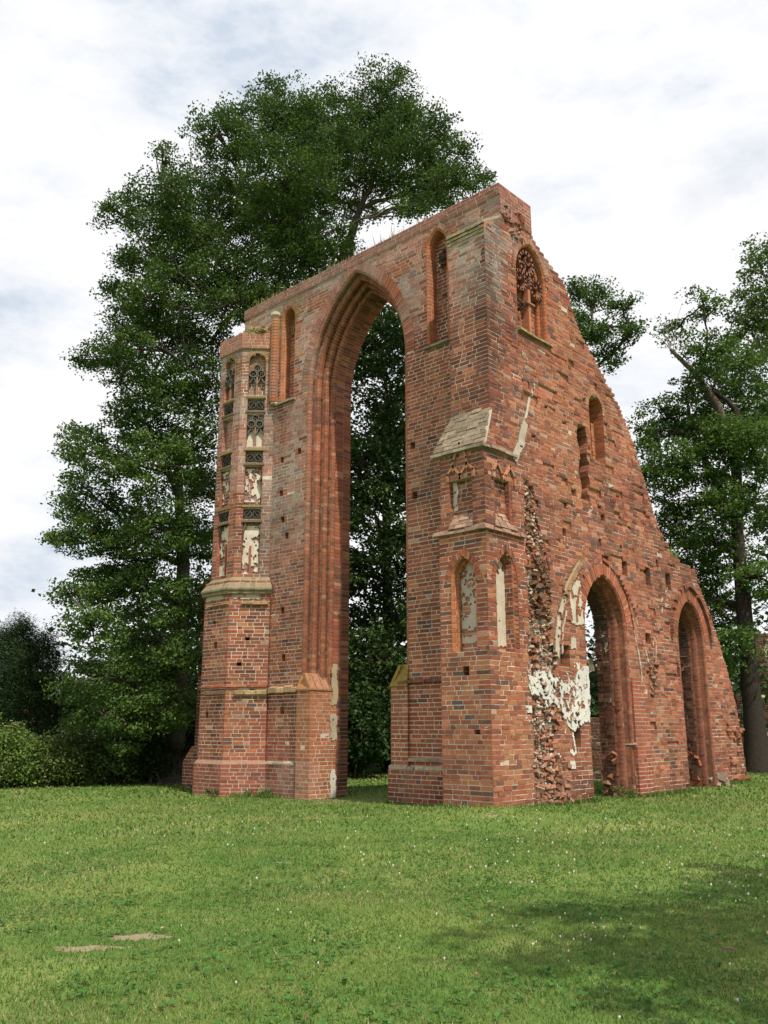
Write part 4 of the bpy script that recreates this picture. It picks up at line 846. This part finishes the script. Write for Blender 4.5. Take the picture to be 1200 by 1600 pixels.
# fallen leaves
fl = [(7.99, -7.97, 'curled grey brown dry leaf lying in the shaded grass at the right', (.30, .22, .15), .05), (7.03, -9.73, 'orange brown fallen leaf on the grass in the right half', (.32, .17, .08), .028), (6.89, -11.12, 'rust brown fallen leaf nearest the bottom of the lawn', (.30, .16, .08), .03), (5.55, -7.6, 'yellowish fallen leaf in the middle of the lawn', (.5, .4, .2), .03), (7.45, -5.4, 'small brown fallen leaf in the far part of the tree shade', (.35, .18, .08), .05), (4.2, -10.3, 'pale dry leaf beside the larger sandy patch', (.5, .42, .25), .03)]
for x, y, lb, c, s in fl:
    z = float(ground_z(x, y)); m = MB(); n = 6; a0 = rng.uniform(0, 6.3); V = []
    for i in range(7):
        t = i / 6; w = math.sin(math.pi * min(t * 1.05, 1)) ** .7 * .45 * s * (1 + .3 * (i % 2))
        for q in (-1, 0, 1): V.append([t * 2 * s - s, q * w, .035 + (.5 * s if q else 0) * .8 + .3 * s * math.sin(t * 3)])
    V = np.array(V); R = np.array([[math.cos(a0), math.sin(a0), 0], [-math.sin(a0), math.cos(a0), 0], [0, 0, 1]]); V = V @ R + np.array([x, y, z])
    m.add(V, [[3 * i + q, 3 * i + 3 + q, 3 * i + 4 + q, 3 * i + 1 + q] for i in range(6) for q in (0, 1)], c); tag(m.build('fallen_leaf', M['petal']), lb, 'fallen leaf', 'fallen leaves on the lawn')

# ---------------------------------------------------------------- vegetation
def leaves(mb, P, size, cols, up=.35, aspect=.62):
    n = len(P); N3 = rng.normal(0, 1, (n, 3)); N3[:, 2] = np.abs(N3[:, 2]) + up; N3 /= np.linalg.norm(N3, axis=1)[:, None]
    T = np.cross(N3, rng.normal(0, 1, (n, 3))); T /= np.linalg.norm(T, axis=1)[:, None]; B = np.cross(N3, T); s = (size * rng.uniform(.6, 1.35, n))[:, None]
    V = np.stack([P - T * s * .5, P - B * s * .5 * aspect + T * s * .05, P + T * s * .5 - N3 * s * .15, P + B * s * .5 * aspect + T * s * .05], 1).reshape(-1, 3)
    mb.add(V, np.arange(n * 4).reshape(-1, 4), cols)
def limb(mb, a, b, r0, r1, sag=.1, n=7, wob=.12, k=6, col=(.085, .07, .055)):
    a, b = np.array(a, float), np.array(b, float); t = np.linspace(0, 1, n)[:, None]; L = np.linalg.norm(b - a)
    P = a + (b - a) * t; P[:, 2] += np.sin(t[:, 0] * math.pi) * sag * L
    w = np.cumsum(rng.normal(0, wob * L / n, (n, 3)), 0); w -= t * w[-1]; P = P + w * np.sin(t * math.pi)
    tube(mb, P, r0 + (r1 - r0) * t[:, 0], k, col, .2); return P
def tree(name, label, base, trunkpts, tr0, LOB, dens, lsize, colA, colB, limbs_from=None, group=None, clump=.30, per=34, shell=.55, jitter=1.25, nb=5, lmat='leaf', bark=(.085, .07, .055)):
    root = empty(name, base, label, 'tree', group)
    tk = MB(); pts = np.array(trunkpts, float); tt = np.linspace(0, len(pts) - 1, (len(pts) - 1) * 5 + 1); Q = np.stack([np.interp(tt, np.arange(len(pts)), pts[:, c]) for c in range(3)], 1)
    rr = tr0 * (1 - .65 * np.linspace(0, 1, len(Q))) * (1 + .5 * np.exp(-np.arange(len(Q)) * .9)); tube(tk, Q, rr, 12, bark, .12); tk.build('trunk', M['bark'], root, True)
    br = MB(); cr = MB(); nodes = [(p, r) for p, r in zip(Q[len(Q) // 3:], rr[len(Q) // 3:])]
    LOBA = np.array(LOB); order = np.argsort(np.linalg.norm(LOBA[:, :3] - Q[-1], axis=1)); PP = []; CC = []
    ctrs = LOBA[:, :3].mean(0)
    for i in order:
        c = LOBA[i, :3]; R = LOBA[i, 3]
        cost = [np.linalg.norm(c - p) + .8 * max(0, p[2] - c[2] + .3 * R) + .12 * np.linalg.norm(p - Q[-1]) for p, r in nodes]; j = int(np.argmin(cost)); p, r = nodes[j]; L = np.linalg.norm(c - p)
        r0 = min(r * .8, .035 * L + .05 + .03 * R); P = limb(br, p, c, r0, .04, .06, 8, .16, 6, bark)
        for q in (3, 5, 7): nodes.append((P[q], r0 + (.04 - r0) * q / 7))
        ncl = max(4, int(dens * R * R * 4)); d = rng.normal(0, 1, (ncl, 3)); d /= np.linalg.norm(d, axis=1)[:, None]; rad = R * jitter * rng.uniform(shell, 1.0, ncl) ** .7
        cc = c + d * rad[:, None] * np.array([1, 1, .78]); cc += rng.normal(0, .12, cc.shape)
        for q in range(min(ncl, nb + int(R * 7))): limb(br, P[int(rng.integers(3, 8))], cc[q], .035, .010, .05, 5, .2, 4, bark)
        npc = rng.poisson(per, ncl); tot = npc.sum(); idx = np.repeat(np.arange(ncl), npc); sc = (clump * rng.uniform(.6, 1.4, ncl))[idx]
        dd3 = rng.normal(0, 1, (tot, 3)); dd3 *= (1.75 * rng.random(tot) ** .45 / np.linalg.norm(dd3, axis=1))[:, None]; L3 = cc[idx] + dd3 * sc[:, None] * np.array([1.1, 1.1, .55]); q = rng.uniform(0, 1, ncl)[idx]; q = np.clip(q + rng.normal(0, .15, tot), 0, 1)[:, None]
        col = (np.array(colA) * (1 - q) + np.array(colB) * q) * rng.uniform(.75, 1.25, (tot, 1)); PP.append(L3); CC.append(col)
    PP = np.concatenate(PP); CC = np.concatenate(CC); leaves(cr, PP, lsize, CC)
    br.build('branches', M['bark'], root, True); cr.build('foliage', M[lmat], root); print(name, len(PP)); return root
OAK.remove([-16.0,1.0,23.1,1.0]); OAK[8] = [-12.4, -.6, 19.3, .9]
OAK += [[-11.7, 3.4, 20.0, 1.42], [-12.7, 2.0, 17.5, 1.15], [-11.1, 3.3, 17.9, 1.1], [-14.2, 1.5, 19.2, 1.19], [-9.8, 4.0, 18.5, 1.0], [-13.9, 3.7, 21.5, 1.51], [-12.9, -0.0, 16.8, 0.98], [-12.0, 1.3, 15.5, 0.98], [-13.9, 0.2, 15.3, 1.0], [-13.2, 1.2, 13.5, 0.99], [-11.7, 4.9, 24.5, 1.26], [-11.0, 2.6, 15.9, 0.66]]
LIME += [[-14.4, -0.8, 2.1, 0.88], [-13.8, 0.0, 1.7, 0.89], [-13.2, .9, 2.1, 0.9], [-15.1, 0.2, 3.1, 1.03], [-14.3, 1.0, 3.3, 0.84]]
OAK += [[-17.1, 1.0, 21.3, .45], [-17.0, 1.8, 22.0, .42], [-16.5, 1.4, 24.0, .5], [-17.8, 2.6, 22.2, .4], [-16.9, .6, 16.9, .45]]
ARCH += [[-13.6, 11.0, 17.6, 1.3], [-12.6, 11.8, 18.4, 1.2], [-14.8, 10.2, 18.9, 1.3], [-13.0, 12.4, 14.0, 1.4], [-12.4, 12.6, 11.5, 1.3], [-12.8, 12.0, 8.5, 1.4], [-12.0, 12.6, 6.0, 1.3], [-12.2, 12.4, 3.4, 1.3], [-14.0, 10.4, 12.4, 1.3]]
RT1 += [[-2.4, 18.2, 13.0, 1.0], [-2.0, 17.6, 9.8, 1.1], [-3.0, 18.0, 8.6, 1.1], [-4.0, 18.6, 6.6, 1.1], [-4.6, 19.0, 5.0, 1.2], [-2.6, 18.4, 15.2, .8], [-1.0, 17.8, 12.4, 1.0], [-5.2, 19.5, 7.8, 1.0]]
OAK += [[-16.2, .6, 16.0, .9], [-15.4, -.2, 14.2, .8], [-15.6, .6, 18.6, .9], [-14.6, -.6, 16.2, .8], [-16.6, 1.6, 14.0, .8]]
OAK += [[-11.6, 5.0, 18.2, 0.91], [-11.9, 3.8, 17.1, 0.8], [-11.6, 7.9, 22.2, 0.7], [-8.6, 9.3, 22.3, 0.77], [-11.0, 5.7, 19.1, 0.87], [-8.0, 7.2, 21.0, 0.81], [-9.1, 6.1, 21.9, 0.96], [-12.6, 3.0, 16.4, 0.7], [-12.6, 5.4, 20.8, 1.13]]
OB = (-12.6, 5.2, -.2)
tree('oak_tree', 'huge old oak with spreading dark crown rising behind the gable and its great arch', OB, [OB, (-12.5, 5.2, 5), (-12.0, 5.3, 10), (-11.3, 5.8, 15), (-10.6, 6.1, 19.5)], .72, OAK, 11.5, .105, (.026, .062, .010), (.100, .170, .030), clump=.235, jitter=1.12, per=64, shell=.3)
tree('lime_tree', 'broad leafy lime tree with low hanging boughs left of the stair turret', (-14.6, 2.2, -.2), [(-14.6, 2.2, -.2), (-14.5, 2.2, 3.5), (-14.3, 2, 7), (-14.4, 1.6, 10.5)], .38, LIME, 12.5, .11, (.032, .078, .012), (.115, .190, .036), clump=.23, jitter=1.12, per=58, shell=.3)
tree('oak_tree', 'leaning bare trunked oak right of the ruin with a broken dead bough', (-1.95, 18.8, -.1), [(-1.95, 18.8, -.1), (-1.95, 18.85, 4), (-1.9, 18.9, 9), (-1.5, 19, 13.9)], .40, RT1, 12, .125, (.036, .086, .014), (.12, .20, .034), clump=.24, per=58, shell=.3, bark=(.040, .032, .026))
tree('oak_tree', 'tall dense tree cut by the right edge of the photo behind the leaning oak', (-1.0, 25.0, 0), [(-1.0, 25.0, 0), (-1.2, 25.2, 8), (-1.5, 25.4, 18)], .5, RT2, 8, .17, (.040, .090, .016), (.10, .155, .030))
tree('oak_tree', 'tree whose crown shows against the sky above the raking side wall', (-7.5, 15.5, 0), [(-7.5, 15.5, 0), (-7.4, 15.3, 6), (-6.8, 15.2, 12), (-5.8, 14.4, 14.8)], .4, MID, 12, .115, (.028, .072, .012), (.095, .165, .028), clump=.23, per=60, shell=.3, jitter=1.05)
tree('maple_tree', 'dark leafy tree seen through the great arch of the ruin', (-15.0, 13.0, 0), [(-15.0, 13.0, 0), (-14.9, 12.9, 6), (-15, 12.8, 14)], .35, ARCH, 10, .19, (.022, .052, .010), (.065, .115, .022))
# the tree beside the photographer whose shade lies on the lawn
tree('maple_tree', 'tree right of the camera, outside the photo, throwing shade on the lawn', (18.5, -7.0, 0), [(18.5, -7.0, -.05), (18.3, -7.1, 4), (17.6, -7.4, 8), (17.2, -7.4, 10)], .35, [(14.6, -9.6, 8.2, 1.5), (14.2, -7.6, 9.2, 1.4), (13.4, -9.0, 9.8, 1.0), (15.6, -7.6, 9.8, 1.9), (15.2, -6.0, 8.9, 1.7), (16.3, -9.0, 9.5, 1.7), (13.6, -5.6, 9.6, 1.2), (16.8, -5.8, 10.5, 1.9), (17.8, -7.6, 11.5, 1.9), (13.0, -10.4, 9.3, .8)], 5.5, .19, (.04, .09, .02), (.09, .15, .03))
def dead_bough():
    o = [x for x in bpy.data.objects if x.name.startswith('oak_tree') and 'broken dead' in x['label']][0]; m = MB()
    c = (.12, .095, .075); tube(m, [(-1.84, 18.9, 10.2), (-1.75, 18.93, 12.2), (-2.1, 18.7, 14.2), (-2.8, 18.4, 15.7), (-3.6, 18.1, 16.9)], [.12, .17, .15, .12, .08], 8, c, .3)
    tube(m, [(-1.8, 18.88, 7.0), (-1.95, 18.85, 9.2), (-2.6, 18.6, 11.5), (-3.2, 18.6, 13.2), (-3.3, 18.5, 15.2)], [.1, .16, .13, .10, .04], 8, (.045, .036, .03), .2)
    for k in range(9): limb(m, (-3.5 - .1 * rng.random(), 18.1, 16.7), np.array([-3.8, 18.1, 17.4]) + rng.normal(0, .55, 3), .02, .006, .05, 5, .15, 4, (.3, .26, .2))
    m.build('dead_bough', M['bark'], o, True, label='broken dead bough with bare twigs')
dead_bough()
def shrub(name, label, cat, boxes, n, size, cA, cB, lmat='leaf', stems=True, group=None, up=.35, aspect=.62):
    c = np.array(boxes)[:, :3].mean(0); root = empty(name, (c[0], c[1], float(ground_z(c[0], c[1]))), label, cat, group); f = MB(); st = MB(); vol = np.array([b[3] * b[4] * b[5] for b in boxes]); vol = vol ** .67 / (vol ** .67).sum()
    for b, w in zip(boxes, vol):
        k = int(n * w); nc = max(6, k // 40); d = rng.normal(0, 1, (nc, 3)); d /= np.linalg.norm(d, axis=1)[:, None]; cc = np.array(b[:3]) + d * np.array(b[3:6]) * rng.uniform(.6, 1.05, (nc, 1)); ix = rng.integers(0, nc, k)
        P = cc[ix] + rng.normal(0, .16, (k, 3)) * np.array([1, 1, .9]); P = P[P[:, 2] > float(ground_z(b[0], b[1])) + .03]; k = len(P); q = np.clip(rng.random(nc)[ix[:k]] + rng.normal(0, .15, k), 0, 1)[:, None]
        leaves(f, P, size, (np.array(cA) * (1 - q) + np.array(cB) * q) * rng.uniform(.75, 1.25, (k, 1)), up, aspect)
        if stems:
            for _ in range(4): limb(st, (b[0] + rng.normal(0, b[3] * .3), b[1] + rng.normal(0, b[4] * .3), -.2), np.array(b[:3]) + rng.normal(0, .3, 3) * np.array(b[3:6]), .035, .01, 0, 5, .15, 4, (.10, .08, .06))
    f.build('foliage', M[lmat], root)
    if stems: st.build('stems', M['bark'], root)
    return root
# yew group at the far left
YW = [(x, y, z, r * 1.05, r * 1.05, r * 1.25) for x, y, z, r in YEW]
shrub('yew_tree', 'dark evergreen with feathery tips at the left edge behind the hedge', 'tree', YW + [(-22, .5, 1.5, 1.6, 1.2, 1.6)], 80000, .13, (.016, .040, .010), (.045, .085, .020), 'needle', True, None, .9, .22)
# hedge bushes along the back of the lawn at the left
def at_ground(px, dist):
    a = math.atan((px - 600) / 1412.0); d = FWD * math.cos(a) + RGT * math.sin(a); p = CAM[:2] + d * dist; return p
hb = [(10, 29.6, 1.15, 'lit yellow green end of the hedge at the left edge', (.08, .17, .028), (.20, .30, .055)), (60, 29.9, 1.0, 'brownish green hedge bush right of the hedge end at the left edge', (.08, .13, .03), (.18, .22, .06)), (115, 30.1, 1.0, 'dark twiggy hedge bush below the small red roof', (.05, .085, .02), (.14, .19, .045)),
      (175, 30.3, 1.05, 'darker hedge bush under the lime boughs', (.035, .07, .016), (.10, .15, .035)), (240, 30.8, 1.3, 'deep shaded bush left of the turret foot', (.016, .036, .010), (.04, .07, .018)), (300, 31.5, 1.4, 'shaded bush half hidden by the stair turret', (.016, .036, .010), (.035, .065, .018))]  # leaf colours paint in the lit and shaded stretches of the hedge
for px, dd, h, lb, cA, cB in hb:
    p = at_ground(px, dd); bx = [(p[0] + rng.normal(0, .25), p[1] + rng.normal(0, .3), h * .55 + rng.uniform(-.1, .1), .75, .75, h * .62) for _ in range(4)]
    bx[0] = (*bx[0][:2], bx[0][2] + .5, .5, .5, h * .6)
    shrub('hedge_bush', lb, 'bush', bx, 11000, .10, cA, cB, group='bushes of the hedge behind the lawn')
# little red roofed house far behind the hedge
hr = at_ground(85, 62); house = empty('cottage', (hr[0], hr[1], 0), 'distant cottage of which only a bit of red roof shows over the hedge', 'house')
m = MB(); m.add([(hr[0] + a, hr[1] + b, z) for z in (-.2, 1.9) for a, b in ((-3, -2), (3, -2), (3, 2), (-3, 2))], [[0, 1, 5, 4], [1, 2, 6, 5], [2, 3, 7, 6], [3, 0, 4, 7]], (.5, .45, .4)); m.build('wall', M['plaster'], house)
m = MB(); x, y = hr; m.add([(x - 3.3, y - 2.3, 1.8), (x + 3.3, y - 2.3, 1.8), (x + 3.3, y, 3.4), (x - 3.3, y, 3.4), (x - 3.3, y + 2.3, 1.8), (x + 3.3, y + 2.3, 1.8)], [[0, 1, 2, 3], [3, 2, 5, 4]], (.36, .13, .11)); m.add([(x - 3.2, y - 2, 1.8), (x - 3.2, y, 3.3), (x - 3.2, y + 2, 1.8), (x + 3.2, y - 2, 1.8), (x + 3.2, y, 3.3), (x + 3.2, y + 2, 1.8)], [[0, 1, 2], [3, 4, 5]], (.5, .45, .4)); m.build('roof', M['stone'], house)
# woodland that closes the view behind everything
def wood():
    f = MB(); cc = []
    for k in range(230):
        a = math.radians(rng.uniform(-48, 48)); d = rng.uniform(40, 58); v = FWD * math.cos(a) + RGT * math.sin(a); p = CAM[:2] + v * d; h = rng.uniform(2, 9.5) if a > -.28 else rng.uniform(1.0, 1.9)
        if -.36 < a < -.335: h = min(h, 1.0)
        if a > .10: h = rng.uniform(2, 9)
        cc.append((p[0], p[1], h * .5, h))
    for (x, y, z, h) in cc:
        k = 620 if h > 3 else 300; P = np.array([x, y, z]) + rng.normal(0, 1, (k, 3)) * np.array([1.7, 1.7, h * .27]); P = P[P[:, 2] > 0]; q = rng.random() ; leaves(f, P, .36, (np.array([.018, .042, .010]) * (1 - q) + np.array([.045, .085, .02]) * q) * rng.uniform(.7, 1.3, (len(P), 1)))
    tag(f.build('woodland', M['leaf']), 'dark undergrowth and woodland closing the view behind the ruin', 'woodland', kind='stuff')
wood()
under = [(-12.5, 8.5), (-10.8, 10.5), (-14.5, 7), (-8.5, 12.5), (-6, 14.5), (-12.5, 14)]
ul = ['shaded bush behind the great arch, nearest the left jamb', 'shaded bush behind the great arch, nearest the right jamb', 'dark bush between the lime and the oak', 'dark bush behind the pier of the ruin', 'dark bush behind the first small arch', 'dark tall bush deep behind the great arch']
for (x, y), lb in zip(under, ul):
    shrub('undergrowth_bush', lb, 'bush', [(x + rng.normal(0, .7), y + rng.normal(0, .7), rng.uniform(.9, 1.9), 1.2, 1.2, 1.4) for _ in range(4)], 9000, .17, (.018, .045, .010), (.05, .10, .022), group='bushes in the shade behind the ruin')
# more ruins beyond the right end
def far_ruin(name, lb, x0, x1, y, h, top, px=.0):
    r = empty(name, (x0, y, 0), lb, 'ruin', 'farther brick remains right of the ruin'); c = MB(); F1 = Frame((0, y, 0), (1, 0, 0), (0, -1, 0)); n0 = len(BR)
    lay(F1, [feat(lambda z: (x0 + .15 * math.sin(z * 3), x1 - top * z + .2 * math.sin(z * 2.3)), step=True)], -.2, h, -.9, c, 'far', .01, .15, rough=1.5)
    c.build('wall_core', M['mortar'], r); H = np.array(BR[n0:]); m = MB(); add_hexes(m, H, brick_cols(H.mean(1) + np.array([0, 0, 0.0]), (.16, .08, .06), .6)); m.build('brick', M['brick'], r, kind='stuff')
far_ruin('ruined_wall', 'low ragged brick remnant far behind the right end of the ruin', -4.1, -2.9, 22.4, 2.9, .1)
far_ruin('ruined_wall', 'higher broken brick remnant beside the leaning oak trunk', -4.3, -3.2, 24.7, 5.6, .03)
far_ruin('ruined_wall', 'low brick wall glimpsed through the first small arch', -9.5, -3.0, 12.2, 1.9, 0)
# weeds at the foot of the walls and on top of them
def tuft(label, pts, n, h, cA, cB, name='weed', cat='weed', wide=.5):
    c = np.mean(pts, 0); root = MB()
    for (x, y, z) in pts:
        k = n; b = np.array([x, y, z]) + rng.normal(0, 1, (k, 3)) * np.array([wide * .35, wide * .35, 0]); hh = h * rng.uniform(.4, 1.3, k); a = rng.uniform(0, 6.28, k); l = hh * rng.uniform(.1, .7, k); w = .012 * rng.uniform(.6, 1.4, k)
        t = b + np.stack([np.cos(a) * l, np.sin(a) * l, hh], 1); o = np.stack([-np.sin(a) * w, np.cos(a) * w, 0 * w], 1); q = rng.random((k, 1)); root.add(np.stack([b - o, b + o, t], 1).reshape(-1, 3), np.arange(k * 3).reshape(-1, 3), (np.array(cA) * (1 - q) + np.array(cB) * q))
    o = root.build(name, M['grassblade']); tag(o, label, cat); return o
GA, GBc = (.06, .14, .025), (.16, .22, .05)
tuft('fringe of grass growing along the top of the gable coping', [(x, 1.0 + .3 * rng.random(), 14.5) for x in np.arange(-9.8, -2.3, .13)], 16, .22, (.16, .17, .05), (.34, .28, .12), 'wall_grass', 'grass', .35)
tuft('grass growing on the sloping cap of the stair turret', [(x, .35 + .25 * rng.random(), 13.2) for x in np.arange(-10.3, -8.6, .1)], 16, .18, (.16, .17, .05), (.32, .28, .10), 'wall_grass', 'grass', .3)
tuft('grass tuft on the shoulder of the side wall right of the raking edge', [(-.2, y, 6.4 + (8.9 - y) * .25) for y in np.arange(8.5, 9.3, .1)], 40, .25, (.10, .18, .03), (.25, .28, .07), 'wall_grass', 'grass', .25)
def leafy(label, pts, n, s, name='weed'):
    m = MB(); 
    for (x, y, z, r) in pts: k = n; leaves(m, np.array([x, y, z + r * .6]) + rng.normal(0, 1, (k, 3)) * np.array([r * .5, r * .5, r * .35]), s, np.array([.07, .16, .03]) * rng.uniform(.6, 1.5, (k, 1)))
    tag(m.build(name, M['leaf']), label, 'weed')
leafy('green weeds sprouting at the foot of the turret beside the gable wall', [(-8.0, .62, -.18, .16), (-7.8, .65, -.18, .14), (-8.35, .45, -.18, .10), (-9.3, -.15, -.15, .08), (-9.0, -.1, -.15, .08)], 110, .05)
leafy('small plant growing out of the top corner of the side wall', [(-.1, 2.15, 13.65, .16), (-.05, 1.95, 13.72, .12)], 90, .05)
leafy('little seedling on the raking edge of the side wall', [(-.1, 4.2, 12.2, .14), (-.15, 4.25, 12.5, .10)], 60, .06)
leafy('weeds at the foot of the pier inside the first small arch', [(-.2, 5.5, -.1, .22), (-.05, 5.7, -.1, .15), (.1, 3.7, -.1, .1)], 130, .05)
tuft('longer grass left standing along the foot of the walls', [(-8.6 + .12 * i, .45 + .3 * abs(math.sin(i)) * .2 + (.02 if i > 4 else -.3), -.2) for i in range(12)] + [(x, .74, -.17) for x in np.arange(-3.6, -1.4, .15)] + [(x, -.06, -.06) for x in np.arange(-1.3, 0, .12)] + [(.08, y, -.08) for y in np.arange(0, 3.9, .12)] + [(.14, y, -.1) for y in np.arange(5.9, 8.8, .12)] + [(.1, y, -.02) for y in np.arange(11.2, 12.8, .12)], 26, .11, GA, GBc, 'verge_grass', 'grass', .22)
# putlog sticks: none. Everything built.

print('tris', sum(len(o.data.loops) - 2 * len(o.data.polygons) for o in bpy.data.objects if o.type == 'MESH'))
